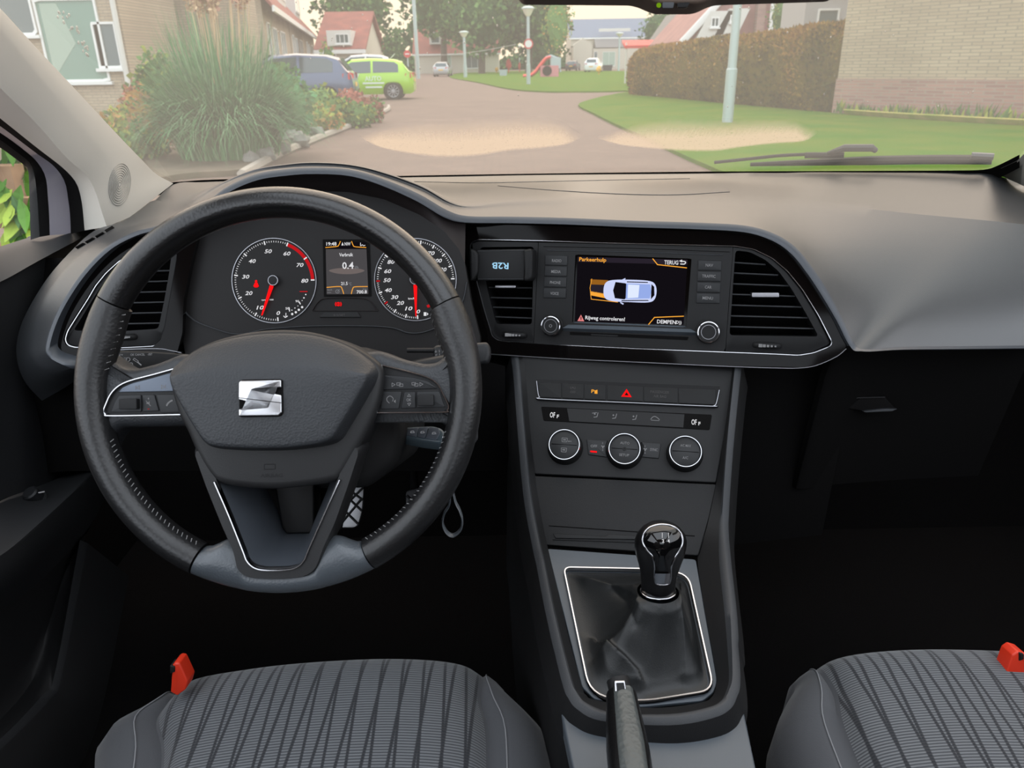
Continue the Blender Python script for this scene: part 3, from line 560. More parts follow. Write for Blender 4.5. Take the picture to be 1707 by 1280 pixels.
b.tx(PC, '19:48', 552.5, 406.5, 6, 'white', c_, 17); b.tx(PC, 'NW', 579.5, 406.5, 5.6, 'white', c_, 10); b.face(PC, PC.P([(569,409),(573,409),(571,403.5)], c_), c_, 'white')
Y([(601,404.5),(601,409.5),(604,408),(606,409.5),(609,408.5)], 'white', 1); b.tx(PC, 'Verbruik', 577, 424.5, 5.8, 'white', c_, 23); b.tx(PC, '0.4', 580, 442.5, 11.5, 'white', c_, 19); b.tx(PC, 'l/h', 594.5, 445.5, 5, 'dimwhite', c_, 6)
b.tx(PC, '21.5', 574, 472.5, 5.4, 'white', c_, 11); b.tx(PC, '°C', 583.5, 473, 5, 'dimwhite', c_, 5); b.tx(PC, '700.8', 603, 486.5, 5.6, 'white', c_, 17); b.tx(PC, 'km', 608, 481.8, 2.6, 'dimwhite', c_, 6); b.tx(PC, '0km/h', 549.5, 483, 2.8, 'dimwhite', c_, 8)
b.strip(PC, PC.P([(545.5,487.5),(552,487.5)], c_), .7*kc, .0015, .0018, 'dimwhite'); b.lathe(PC, PC.px(563, 486), [(3.4*kc, .0017), (2.5*kc, .0017)], 'dimwhite', 16, False); b.strip(PC, PC.P([(562,487),(566,482)], c_), .8*kc, .0015, .0018, 'dimwhite')
b.face(PC, cat([Vector(p) for p in PC.P([(548,451),(560,447.5),(578,446.5),(596,447.5),(608,451),(596,455.5),(578,457),(560,455.5)], .00155)], 3, True), .00155, 'glow')
b.obj('display', clu, label='small lit trip computer display')
b = MB(); b.lathe(PC, PC.px(564.3, 507), [(3.4*kc, .0012), (2.2*kc, .0012)], 'ered', 16, False); b.face(PC, PC.P([(563.6,505),(565,505),(565,509),(563.6,509)]), .0012, 'ered')
Y2 = lambda pts: b.strip(PC, cat([Vector(p) for p in PC.P(pts)], 3), 1.1*kc, .0009, .0014, 'ered')
Y2([(560.5,503.5),(559,507),(560.5,510.5)]); Y2([(568,503.5),(569.5,507),(568,510.5)]); b.obj('brake_lamp', clu, label='red brake warning lamp')
# ================================================================== climate panel, switch strip, storage flap
ks = PS.sc(1040, 748)
cl = thing('climate_control_panel', 'climate control panel with three chrome-ringed round knobs on the centre stack', 'climate control', PS.at(*PS.px(1040, 800)))
b = MB(); b.prism(PS, rnd(PS.P([(868,585),(1225,597),(1213,700),(1194,805),(890,790),(880,700)]), .003, 3), -.02, 0, 'fascia', .0015)
b.obj('front_panel', cl)
b = MB(); b.prism(PS, rnd(PS.P([(902,677.5),(1187,691),(1183,716.5),(906,701)], .001), .002, 3), -.001, .001, 'black', .0004)
b.prism(PS, PS.P([(945,680.5),(1141,690.5),(1139,712.5),(949,702)], .0014), 0, .0014, 'fascia')
for x, y in ((921,691.5),(1157,703.5)): b.tx(PS, 'OF', x, y, 9.5, 'white', .0018, 8.5); b.tx(PS, 'F', x+9, y+2.5, 6, 'white', .0018, 3.5)
for x, y in ((992.5,691.5),(1023.5,693.5),(1057,695.5)):
    b.strip(PS, PS.P([(x+4.5,y-4),(x+2.5,y+3),(x-3,y+3.8)], .0018), 1.3*ks, .0014, .0018, 'dimwhite'); b.lathe(PS, PS.px(x-1, y-1.5, .0018), [(1.5*ks, .0018), (.01*ks, .0018)], 'dimwhite', 10)
b.strip(PS, PS.P([(987,688.5),(995,687.5)], .0018), 1.1*ks, .0014, .0018, 'dimwhite')
b.strip(PS, cat([Vector(p) for p in PS.P([(1084.5,699),(1088,695),(1092,694),(1097,697),(1099.5,700)], .0018)], 4), 1.2*ks, .0014, .0018, 'dimwhite'); b.strip(PS, PS.P([(1085,700),(1099,701)], .0018), .9*ks, .0014, .0018, 'dimwhite')
b.obj('display_strip', cl, smooth=35, label='black display strip with vent symbols')
for j, (x, y, t1, t2) in enumerate(((940.6,741,None,None), (1041,748,'AUTO','SETUP'), (1142.7,752.5,'A/C MAX','A/C'))):
    c = PS.px(x, y, .016); q = MB(); k = ks
    q.lathe(PS, c, [(30*k, 0), (29.5*k, .002), (28.6*k, .003), (28*k, .013), (27.2*k, .0145)], 'rubber', 48)
    q.lathe(PS, c, [(27.4*k, .0125), (27.0*k, .0155), (25.6*k, .0175), (24.6*k, .0175), (23.8*k, .0155)], 'chrome', 48, False)
    q.lathe(PS, c, [(24*k, .015), (22*k, .0158), (.2*k, .0164)], 'button', 48)
    q.strip(PS, [(c[0]-21*k, c[1]), (c[0]+21*k, c[1])], .9*k, .0158, .0168, 'black')
    if t1: q.text(PS, t1, (c[0], c[1]+9.5*k), 4.4*k, 'dimwhite', .0166, (15 if j == 1 else 17)*k); q.text(PS, t2, (c[0], c[1]-10.5*k), 4.4*k, 'dimwhite', .0166, (16 if j == 1 else 9)*k)
    else:
        for dy, w in ((8, 1), (-9, 1)): q.strip(PS, rnd([(c[0]-4*k, c[1]+(dy-3.4)*k), (c[0]+4*k, c[1]+(dy-3.4)*k), (c[0]+4.6*k, c[1]+(dy+3)*k), (c[0]-4.6*k, c[1]+(dy+3)*k)], .0005, 2), .9*k, .0158, .0168, 'dimwhite', True); q.strip(PS, [(c[0]-2.4*k, c[1]+dy*k), (c[0]+2.4*k, c[1]+dy*k)], 2*k, .0158, .0168, 'dimwhite')
        q.text(PS, 'MAX', (c[0]+9*k, c[1]+6*k), 2.6*k, 'dimwhite', .0166, 6*k)
    if j == 1: q.lathe(PS, c, [(3.4*k, .0164), (3.2*k, .017), (2*k, .017), (.1*k, .0165)], 'rubber', 16)
    q.obj('knob', cl, smooth=35)
def fan(q, z, x, y):
    for a in range(3): q.strip(PS, [tuple(Vector(PS.px(x, y, z))+Vector((math.cos(a*2.1+.5), math.sin(a*2.1+.5)))*3*ks), PS.px(x, y, z)], 2*ks, z-.0004, z+.0002, 'dimwhite')
button(cl, PS, [(978,732),(1013,734.5),(1010,741),(1010,755),(1013,762),(981,757.5)], [('OFF', 990, 743.5, 4.8, 11)], c=.002, extra=lambda q, z: (q.prism(PS, rnd(PS.P([(984,751),(995,752),(995,754.6),(984,753.6)], z), .0003, 2), z-.001, z+.0005, 'ered'), fan(q, z, 1005, 744.5), q.tx(PS, '4', 1004.5, 750, 3, 'dimwhite', z), q.tx(PS, '2', 1004.5, 738.5, 3, 'dimwhite', z)))
button(cl, PS, [(1068,736.5),(1102,739),(1098,764),(1069,761.5),(1073,755),(1073,742)], [('SYNC', 1090, 749.5, 4.8, 12.5)], c=.002, extra=lambda q, z: (fan(q, z, 1075.5, 749), q.tx(PS, '4', 1075, 755, 3, 'dimwhite', z), q.tx(PS, '2', 1075, 743.5, 3, 'dimwhite', z)))
sw = thing('switch_strip', 'row of dark switches with red hazard triangle below the centre screen', 'switch panel', PS.at(*PS.px(1046, 672), .002))
U = [(894.5,635),(897,655),(899.5,662),(907,665),(1046,671),(1183,677),(1190,676),(1194,672),(1199,650)]
b = MB(); b.prism(PS, PS.P([(894,632)]+U[1:]+[(1200,644)], .002), .0005, .002, 'gloss'); b.obj('backing', sw)
b = MB(); b.strip(PS, rnd(PS.P(U, .005), .002, 2)[3:-3] if False else cat([Vector(p) for p in PS.P(U, .005)], 4), 3*ks, .0005, .0055, 'satin'); b.obj('trim', sw, label='pale metallic trim line', smooth=60)
for k2, (xa, xb, fx) in enumerate(((899,935.5,None), (937,973,1), (974,1009.5,2), (1012,1072,3), (1073,1130,4), (1131,1193,None))):
    yt = lambda x: 637+(x-899)*.042; yb = lambda x: 661.5+(x-899)*.044
    def ex(q, z, fx=fx):
        if fx == 1: q.tx(PS, '(A)', 955, 646.5, 5, 'faint', z, 9); q.tx(PS, 'OFF', 955, 653.5, 4.4, 'faint', z, 9)
        if fx == 2: q.tx(PS, 'P', 988.3, 652, 6, 'amber', z, 5); q.face(PS, PS.P([(991,656),(991,651),(996,649.5),(996,656.5)], z), z, 'amber')
        if fx == 3: q.face(PS, PS.P([(1035.5,661),(1053,662),(1044.5,648)], z), z, 'ered'); q.face(PS, PS.P([(1041,658.8),(1048,659.2),(1044.5,653.5)], z+.0002), z+.0002, 'black')
        if fx == 4: q.tx(PS, 'PASSENGER', 1100, 653.5, 4.8, 'faint', z, 31); q.tx(PS, 'AIR BAG', 1100, 660.5, 4.8, 'faint', z, 21)
    button(sw, PS, [(xa, yt(xa)), (xb, yt(xb)), (xb-.5, yb(xb)), (xa+.5, yb(xa))], [], c=.0035, r=.0004, bev=.0003, m='button' if False else 'rubber', name='switch', extra=ex)
D1 = PS.D(1040, 800); PT = plane(1040, 800, D1, 10, 46)
fl = thing('storage_flap', 'flat dark storage flap below the climate panel and in front of the gear lever', 'storage compartment', PT.at(*PT.px(1040, 915)))
b = MB(); b.prism(PT, rnd(PT.P([(890,793),(1194,807),(1182,862),(1164,926),(909,908)]), .002, 2), -.01, .0, 'dashdark', .001); b.obj('lid', fl)
b = MB(); b.strip(PT, PT.P([(915,876),(1060,886),(1158,893)], .001), .0012, -.0005, .0008, 'black'); b.prism(PT, PT.P([(922,889),(1010,894),(1014,890),(1060,893),(1060,899),(926,897)], .002), -.001, .002, 'fascia', .0006); b.strip(PT, PT.P([(921,899),(1060,904)], .001), .0012, -.0005, .0015, 'fascia'); b.obj('grip', fl)
# ================================================================== centre console
D2 = PT.D(1035, 920)
PG = plane(1035, 920, D2, 5, 90-17)
con = thing('centre_console', 'dark centre console between the seats with a blue-grey gear lever plate', 'centre console', Vector((.16, .62, .28)))
def sm(x): x = max(0, min(1, x)); return x*x*(3-2*x)
def crest(px, py):
    a = depth(hit(px, py, PS.o+PS.n*(.020*sm((py-592)/60)-.004), PS.n)); g = depth(hit(px, py, PG.o+PG.n*.028, PG.n))
    t = max(0, min(1, (py-790)/170)); t = t*t*(3-2*t); return at(px, py, a*(1-t)+g*t)
inn = [(872,585),(876,620),(884,720),(893,800),(906,880),(914,916),(930,985),(950,1070),(971,1146),(977,1158),(991,1166),(1068,1179),(1120,1178),(1172,1170),(1186,1162),(1192,1150),(1194,1128),(1187,1085),(1172,1000),(1163,926),(1178,880),(1194,805),(1206,730),(1220,632),(1224,597)]
cr = [(861,585),(866,620),(874,720),(884,824),(899,905),(906,935),(919,1000),(935,1070),(952,1134),(960,1152),(975,1170),(1014,1187),(1115,1190),(1180,1179),(1206,1166),(1216,1148),(1221,1128),(1220,1080),(1217,1018),(1209,940),(1204,880),(1205,840),(1212,740),(1223,632),(1228,597)]
def innp(px, py):
    if py < 800: return hit(px, py, PS.o, PS.n)
    if py < 900 : return hit(px, py, PT.o, PT.n)
    return hit(px, py, PG.o+PG.n*.001, PG.n)
I = cat([innp(*p) for p in inn], 5); Cc = cat([crest(*p) for p in cr], 5)
cen = Vector((.16, .72, 0))
def outw(P, o, dz):
    r = []
    for p in P:
        d = Vector((p.x-.155, (p.y-.60)*1.0 if p.y < .62 else 0, 0)); d = d.normalized() if d.length > 0 else d
        r.append(p+d*o+Vector((0, 0, dz)))
    return r
c2 = outw(Cc, .004, -.0008); c3 = outw(Cc, .008, -.006); c4 = outw(Cc, .018, -.04); c5 = outw(Cc, .012, -.07); c6 = outw(Cc, .02, -.34)
b = MB(); b.grid([I, [a.lerp(c, .8)+Vector((0, 0, -.002)) for a, c in zip(I, Cc)]], 'dashdark'); b.grid([c3, c4, c5, c6], 'dashdark'); b.obj('body', con, smooth=50)
b = MB(); b.grid([[a.lerp(c, .8)+Vector((0, 0, -.002)) for a, c in zip(I, Cc)], Cc, c2, c3], 'soft'); b.obj('padded_rail', con, smooth=70)
kg = PG.sc(1060, 1050)
b = MB(); b.prism(PG, rnd(PG.P([(912,914),(1160,932),(1172,1000),(1196,1135),(1190,1153),(1172,1168),(1068,1178),(990,1165),(970,1145),(930,985)]), .003, 2), -.004, 0, 'plate', .001); b.obj('gear_plate', con, label='smooth blue-grey plate around the gear boot')
ringp = [(941,972),(941,958),(946,950),(957,947),(1068,950),(1132,956),(1143,962),(1150,975),(1170,1052),(1187,1126),(1186,1142),(1169,1153),(1115,1166),(1068,1169.5),(1010,1162),(993,1152),(984,1139),(958,1045)]
b = MB(); RP = rnd(PG.P([(939.5,946.5),(1068,949),(1147,957),(1190,1151),(1068,1170.5),(984,1160)], .004), [14*kg, .001, 26*kg, 24*kg, .02, 34*kg], 6); b.strip(PG, RP, 6.2*kg, -.001, .006, 'chrome', True); b.obj('chrome_ring', con, smooth=60, label='chrome ring around the gear boot')
PR = plane(1090, 1236, .722, 0, 84)
b = MB(); b.prism(PR, PR.P([(935,1185),(1238,1175),(1262,1290),(1300,1500),(940,1500),(957,1290)]), -.02, 0, 'plate', .002); b.obj('rear_tray', con, label='blue-grey tray behind the gear boot')
# ------------------------------------------------------------------ gear lever
gl = thing('gear_lever', 'manual gear lever with glossy black and chrome knob over a leather boot', 'gear lever', PG.at(*PG.px(1080, 1050)))
kx, ky = 1099, 985; Dk = .795
ctop, cbot = at(1103, 871, .775), at(1097, 986, .80)
ax = (ctop-cbot).normalized(); ex_ = (_r2-ax*_r2.dot(ax)).normalized(); ey_ = ax.cross(ex_)
NR, NS = 44, 180
rr = resample(RP, NS, True); ring0 = [PG.at(p.x, p.y, .001) for p in inset(ccw(rr), .003)]
c0 = sum(ring0, Vector())/NS
ang0 = [math.atan2((p-c0).dot(_u2), (p-c0).dot(_r2)) for p in ring0]
topr = [cbot+(ex_*math.cos(a)+((-ey_) if ey_.dot(_u2) < 0 else ey_)*math.sin(a))*.0215 for a in ang0]
rows_ = []
creases = [((1066,988),(1050,1030),(1036,1056),(1009,1083),.011,60,5,1),((1009,1083),(1040,1106),(1060,1126),(1068,1146),.010,55,6,-1),((1134,992),(1138,1050),(1139,1125),(1139,1126),.006,34,5,1),((972,966),(1000,970),(1030,978),(1040,984),.005,30,5,1),((1020,978),(1046,1000),(1056,1040),(1058,1046),-.005,12,12,1)]
for i in range(NR+1):
    s = i/NR; row = []
    for p, q, a in zip(ring0, topr, ang0):
        h = s**1.25; w = s**.62
        v = Vector((p.x+(q.x-p.x)*w, p.y+(q.y-p.y)*w, p.z+(q.z-p.z)*h))
        e = math.sin(math.pi*s)
        fold = .010*max(0, 1-abs(((a-R(215)+math.pi) % (2*math.pi))-math.pi)/.35)-.007*max(0, 1-abs(((a-R(245)+math.pi) % (2*math.pi))-math.pi)/.3)+.008*max(0, 1-abs(((a-R(310)+math.pi) % (2*math.pi))-math.pi)/.3)-.006*max(0, 1-abs(((a-R(335)+math.pi) % (2*math.pi))-math.pi)/.25)+.008*max(0, 1-abs(((a-R(150)+math.pi) % (2*math.pi))-math.pi)/.3)-.006*max(0, 1-abs(((a-R(178)+math.pi) % (2*math.pi))-math.pi)/.25)
        v += PG.n*(fold*e*.25)+Vector(noise.noise_vector(v*18))*.003*e
        dd_ = v-CAM; dp = dd_.dot(_d); qx, qy = 853.5+F*dd_.dot(_r2)/dp, 640-F*dd_.dot(_u2)/dp
        for (*P4, A_, w1, w2, sg_) in creases:
            best = None
            for (x0, y0), (x1, y1) in zip(P4, P4[1:]):
                ux, uy = x1-x0, y1-y0; tt = max(0, min(1, ((qx-x0)*ux+(qy-y0)*uy)/(ux*ux+uy*uy))); dx, dy = qx-x0-ux*tt, qy-y0-uy*tt; dd = math.hypot(dx, dy)
                if best is None or dd < best[0]: best = (dd, (ux*dy-uy*dx)*sg_)
            dd, side = best; v += PG.n*A_*math.exp(-dd/(w2 if side > 0 else w1))*min(1, e*2.5)
        row.append(v)
    rows_.append(row)
b = MB(); b.rings(rows_, 'boot'); b.obj('gear_boot', gl, smooth=80)
def kring(t, rx, ry, shift=0): c = cbot.lerp(ctop, t)+ey_*shift; return [c+ex_*(rx*math.cos(2*math.pi*i/40))+ey_*(ry*math.sin(2*math.pi*i/40)) for i in range(40)]
kd = .785/F
prof = [(-.02,22,22),(0,28,22),(.10,29,24),(.18,30,25),(.28,31,26),(.42,35.5,28),(.55,40.5,30),(.66,43,31),(.75,43,31),(.84,39,29),(.91,32,25),(.96,23,19),(.99,12,10),(1.0,2,2)]
b = MB(); b.rings([kring(t, a*kd, c*kd) for t, a, c in prof], 'leather', True, True, True); kn = b.obj('knob', gl, smooth=80)
b = MB(); b.tube(kring(.0, 29*kd, 23*kd), .0014, 'chrome', 8, True); b.obj('collar_ring', gl, smooth=80)
# teardrop front: project onto knob surface
vv, ff = [p-Vector((0, 0, 0)) for r in [kring(t, a*kd, c*kd) for t, a, c in prof] for p in r], []
for i in range(len(prof)-1):
    for j in range(40): ff.append((i*40+j, i*40+(j+1) % 40, (i+1)*40+(j+1) % 40, (i+1)*40+j))
bk = BVHTree.FromPolygons(vv, ff)
def onk(px, py, off):
    d = ray(px, py).normalized(); h = bk.ray_cast(CAM, d); return (h[0] if h[0] else at(px, py, .775))-d*off
tear = cat([Vector(p) for p in [(1103,874),(1085,878),(1074,888),(1071,902),(1078,916),(1088,928),(1091,945),(1091,965),(1096,974),(1113,974),(1118,965),(1119,945),(1126,928),(1135,913),(1138,900),(1133,886),(1121,877)]], 4, True)
cc = Vector((1104, 912))
b = MB(); b.rings([[onk(p.x, p.y, .0012) for p in tear]]+[[onk(*(p.lerp(cc, t)), .0014+.0025*math.sin(t*1.57)) for p in tear] for t in (.1, .3, .5, .7, .85, .97)], 'knobgloss', True, False, True); b.obj('cap', kn, smooth=80, label='glossy black cap with shift pattern')
b = MB(); b.tube([onk(p.x, p.y, .0012) for p in tear], .0011, 'chrome', 8, True); b.obj('cap_ring', kn, smooth=80)
b = MB(); b.grid([[onk(x, y, .0045) for x in (1092, 1098, 1105, 1112, 1117)] for y in (956, 960, 966, 973)], 'chrome'); b.obj('chrome_plate', kn, smooth=80)
PK = plane(1104, 898, depth(onk(1104, 898, .0045)), 0, 38); kkn = PK.sc(1104, 898)
b = MB()
for s, x, y in (('2',1105.5,901.5),('4',1114.5,901.5)): b.tx(PK, s, x, y, 5.5, 'white', .0004, 3.6)
b.strip(PK, PK.P([(1104,888),(1104,896.5)]), .8*kkn, 0, .0004, 'white'); b.strip(PK, PK.P([(1114.5,888),(1114.5,896.5)]), .8*kkn, 0, .0004, 'white'); b.obj('shift_pattern', kn)
# ------------------------------------------------------------------ handbrake
hb = thing('handbrake', 'handbrake lever with grey leather grip and chrome release button', 'handbrake', at(1042, 1165, .70))
pth = [at(1036, 1158, .695), at(1041, 1200, .672), at(1047, 1250, .645), at(1053, 1300, .62), at(1075, 1480, .55)]
b = MB(); b.tube(cat(pth, 5), [w for w in resample([Vector((x, 0)) for x in (.0138,.0158,.0172,.018,.018)], 21)] and [.0138+.0045*min(1, i/10) for i in range(21)], 'leather', 16, ref=(0, 0, 1), ry=[.0125+.004*min(1, i/10) for i in range(21)]); b.obj('lever', hb, smooth=60)
b = MB(); g_ = cat(pth, 5); b.grid([[p+Vector((dx*(1+.25*min(1, i/10)), -.002, .0118+.0042*min(1, i/10)-h)) for i, p in enumerate(g_)] for dx, h in ((-.0085, .004), (-.007, .0), (-.001, -.0014), (.0062, -.0010), (.0086, .001), (.0100, .004))], 'gripgrey'); b.obj('grip_pad', hb, smooth=80, label='grey wrinkled leather strip along the top')
b = MB(); b.tube([at(1030, 1133, .705), at(1036, 1158, .696)], .0105, 'rubber', 14, ref=(0, 0, 1), ry=.0105); b.obj('tip', hb, smooth=50)
PB = plane(1034, 1145, .685, 0, 50)
b = MB(); b.prism(PB, rnd(PB.P([(1024,1134),(1042,1133.5),(1045,1156),(1025,1157)]), .001, 3), -.01, 0, 'chrome', .0012); b.prism(PB, rnd(PB.P([(1027,1138),(1040,1137.5),(1042,1152),(1028,1153)]), .0008, 2), -.002, .0004, 'rubber'); b.obj('release_button', hb, label='chrome release button')
# ================================================================== steering wheel
PW = plane(466, 650, .70, 0, 22.6); kw = PW.sc(466, 650)
def Wp(pts, c=0): return [((x-466)*kw, (650-y)*kw) for x, y in pts]
# pixel outlines are measured at c=0; the a/b grid of the wheel is in wheel millimetres
st = thing('steering_wheel', 'black leather three-spoke steering wheel with chrome emblem in the hub', 'steering wheel', PW.o)
def arc(a0, a1, n, rm, wr, wc, m, name, label=None, c=0):
    b = MB(); rs = []
    for i in range(n+1):
        a = R(a0+(a1-a0)*i/n); aa = math.degrees(a); r_, w_, h_ = rm(aa)*kw, wr(aa)*kw, wc(aa)*kw; ring = []
        for j in range(20):
            t = 2*math.pi*j/20; rr_ = r_+w_*math.cos(t); ring.append(PW.at(rr_*math.cos(a), rr_*math.sin(a), c+h_*math.sin(t)))
        rs.append(ring)
    b.rings(rs, m, True, True, True); return b.obj(name, st, smooth=70, label=label)
def sm(x): x = max(0, min(1, x)); return x*x*(3-2*x)
K1 = lambda v: (lambda a: v)
arc(26.6, 151, 60, K1(312.5), K1(25.5), K1(31), 'leather', 'rim_top')
def bul(a):
    a = (a-90) % 360; a = 180-abs(a-180)  # 0 at top .. 180 at bottom
    return 5.5*math.exp(-((a-72)/9)**2)+1.5
arc(151.4, 243.4, 50, lambda a: 311.5-bul(a)*.6, lambda a: 26+bul(a)*.75, K1(32), 'leathergrip', 'rim_grip'); arc(298, 386.2, 50, lambda a: 311.5-bul(a)*.6, lambda a: 26+bul(a)*.75, K1(32), 'leathergrip', 'rim_grip')
def rb_(a): a = abs(a-270.7); return 298+14*sm((a-19)/8)+16.5*(1-sm((a-10)/3.2))
arc(243.9, 297.5, 30, rb_, lambda a: 338-rb_(a)-1, K1(29), 'rimgrey', 'rim_bottom', 'pale grey leather section at the bottom of the rim')
for k, (a0, a1, n) in enumerate(((196, 241, 26), (153, 172, 9), (300, 345, 26), (8, 25, 9))):
    b = MB()
    for i in range(n):
        a = R(a0+(a1-a0)*i/(n-1)); r_ = 286*kw-bul(math.degrees(a))*1.2*kw
        for s_ in (0,): b.tube([PW.at(r_*math.cos(a-.006), r_*math.sin(a-.006), .0045), PW.at((r_-1)*math.cos(a+.006) if False else (r_+.002)*math.cos(a+.006), (r_+.002)*math.sin(a+.006), .0085)], .00045, 'stitch', 5)
    b.obj('stitching', st, label='pale thread stitches inside the rim')
# spokes
mx_ = lambda pts: [(933-x, y) for x, y in pts][::-1]
spl = [(140,575),(172,585),(190,598),(205,609),(225,611),(262,602),(300,587),(340,590),(345,715),(310,708),(200,708),(182,722),(168,750),(140,745)]
for pts in (spl, mx_(spl)):
    b = MB(); b.prism(PW, rnd(Wp(pts), .004, 3), -.03, .004, 'hub', .0095); b.obj('side_spoke', st, smooth=60)
chl = [(306,609.5),(264,620.4),(225,630),(205,639),(192,652),(184,668),(180,679),(183,684.5),(193.5,687.5),(312,687.5)]
chr_ = [(628,609.5),(640,612),(691,625.6),(718,635),(732,646),(740,662),(748,680),(746,688),(737,691),(628,690)]
for side, pts in (('l', chl), ('r', chr_)):
    b = MB(); b.prism(PW, rnd(Wp(pts), .003, 3), .003, .0055, 'fascia', .001); bz = b.obj('switch_panel', st, smooth=40)
    b = MB(); b.strip(PW, rnd([(-1, -1)]+Wp(pts)+[(-1, -1)], .004, 4)[5:-5] if False else cat([Vector(p) for p in Wp(pts)], 5), 4.4*kw, .003, .0085, 'chrome'); b.obj('chrome_edge', bz, smooth=60)
    z = .0068
    def wb(pts, m, extra=None, z=z, name='button'):
        q = MB(); q.prism(PW, rnd(Wp(pts), .0012, 3), .004, z, m, .0006)
        if extra: extra(q, z+.0002)
        q.obj(name, bz, smooth=40)
    S_ = lambda q, z, pts, w=.9, m='dimwhite': q.strip(PW, Wp(pts), w*kw, z-.0003, z+.0002, m)
    Fc = lambda q, z, pts, m='dimwhite': q.face(PW, Wp(pts), z, m)
    if side == 'l':
        wb([(203,649),(211,641),(228,634),(262,626),(299,616),(301,649)], 'silverbtn', lambda q, z: (S_(q, z, [(232.5,638.5),(232.5,645)]), S_(q, z, [(233.5,641.7),(238.5,638.8),(238.5,644.8),(233.5,641.7)]), S_(q, z, [(281.5,638),(281.5,644.5)]), S_(q, z, [(280.5,641.3),(275,638.3),(275,644.3),(280.5,641.3)])))
        wb([(190,682),(197,665),(204,654),(241,654),(241,682)], 'button')
        wb([(243,654),(263,654),(270,681),(243,682)], 'button', lambda q, z: (S_(q, z, [(252,660.5),(255,660.5)]), S_(q, z, [(253.5,659),(253.5,662)]), Fc(q, z, [(250,667),(253,667),(255,664),(255,672),(253,669),(250,669)]), S_(q, z, [(249,664),(257,673)]), S_(q, z, [(251.5,677.5),(255,677.5)], .9, 'ereddim')))
        wb([(266,654),(303,654),(306,684),(273,684)], 'button', lambda q, z: q.strip(PW, cat([Vector(p) for p in Wp([(283,673),(285,669),(290,665),(293.5,664)])], 4), 2.6*kw, z-.0003, z+.0003, 'dimwhite'))
        wb([(209,660),(238.5,660),(238.5,677.5),(209,677)], 'rubber', None, .0125, 'roller')
    else:
        wb([(640,628),(690,633),(716,640),(731,652.5),(641,652.5)], 'button', lambda q, z: [(S_(q, z, [(x-4,645.5),(x+2,645.5),(x+2,641.5),(x-4,641.5),(x-4,645.5)]), S_(q, z, [(x,647.5),(x+6,647.5),(x+6,643.5),(x,643.5),(x,647.5)]), S_(q, z, [(x+s*12,641.5),(x+s*7,644.5),(x+s*12,647.5),(x+s*12,641.5)] if s < 0 else [(x+9,641.5),(x+14,644.5),(x+9,647.5),(x+9,641.5)])) for x, s in ((667.5,-1),(692.5,1))])
        wb([(638,656),(671.5,656),(666,684.5),(636,684.5)], 'button', lambda q, z: (q.strip(PW, cat([Vector(p) for p in Wp([(656,672),(657,667),(652,663),(647,666),(647,671),(651,675)])], 4), 1*kw, z-.0003, z+.0002, 'dimwhite'), Fc(q, z, [(661,669),(658,672),(661,675)])))
        wb([(675,657),(694,657),(694,683.5),(669.5,684)], 'button', lambda q, z: (q.text(PW, 'OK', Wp([(683,670)])[0], 5*kw, 'dimwhite', z, 8*kw), S_(q, z, [(680.5,664.5),(686,664.5),(683.2,660.5),(680.5,664.5)]), S_(q, z, [(680.5,675.5),(686,675.5),(683.2,679.5),(680.5,675.5)])))
        wb([(696,657),(734,657),(740,677),(743,683),(696,683.5)], 'button')
        wb([(698,662),(725,662),(725,680),(698,680)], 'rubber', None, .0125, 'roller')
# lower spoke
lo_o = [(330,740),(350,800),(376,868),(395,912),(400,944),(418,956),(466,959),(514,956),(532,944),(545,908),(565,868),(590,800),(610,740)]
lo_i = [(368,785),(390,848),(413,908),(420,925),(430,934),(448,938),(484,938),(502,934),(512,925),(520,908),(546,848),(573,785)]
b = MB(); b.band(PW, rnd(Wp(lo_o), .006, 3), rnd(Wp(lo_i), .002, 3), -.02, .0185, 'hubsmooth', 120, bev=.005, ci=.012); b.obj('lower_spoke', st, smooth=50)
b = MB(); b.strip(PW, cat([Vector(p) for p in Wp([(369,797),(391,850),(413,908),(420,926),(432,937),(450,941),(482,941),(500,937),(512,926),(520,908),(547,850),(572,797)])], 5), 4.6*kw, .014, .021, 'chrome'); b.obj('chrome_edge', st, smooth=60, label='chrome V outline of the lower spoke')
li = resample(rnd(Wp(lo_i), .002, 3), 100, True); lj = resample(rnd(Wp([(395,785),(408,830),(432,880),(440,900),(446,905),(452,906),(486,906),(492,905),(498,900),(506,880),(528,830),(545,785)]), .002, 3), 100, True)
b = MB(); b.rings([[PW.at(p.x, p.y, .013) for p in li], [PW.at(p.x, p.y, -.028) for p in lj], [PW.at(p.x, p.y, -.06) for p in lj]], 'silverbtn' if False else 'lip', True); b.obj('spoke_recess', st, smooth=40)
b = MB(); b.prism(PW, rnd(Wp([(425,790),(500,790),(498,895),(492,906),(448,906),(441,895)]), .002, 3), -.075, -.045, 'fascia', .002); b.prism(PW, Wp([(380,780),(560,780),(530,912),(420,912)]), -.09, -.07, 'black'); b.obj('column_cover', st, label='grey cover seen through the lower spoke')
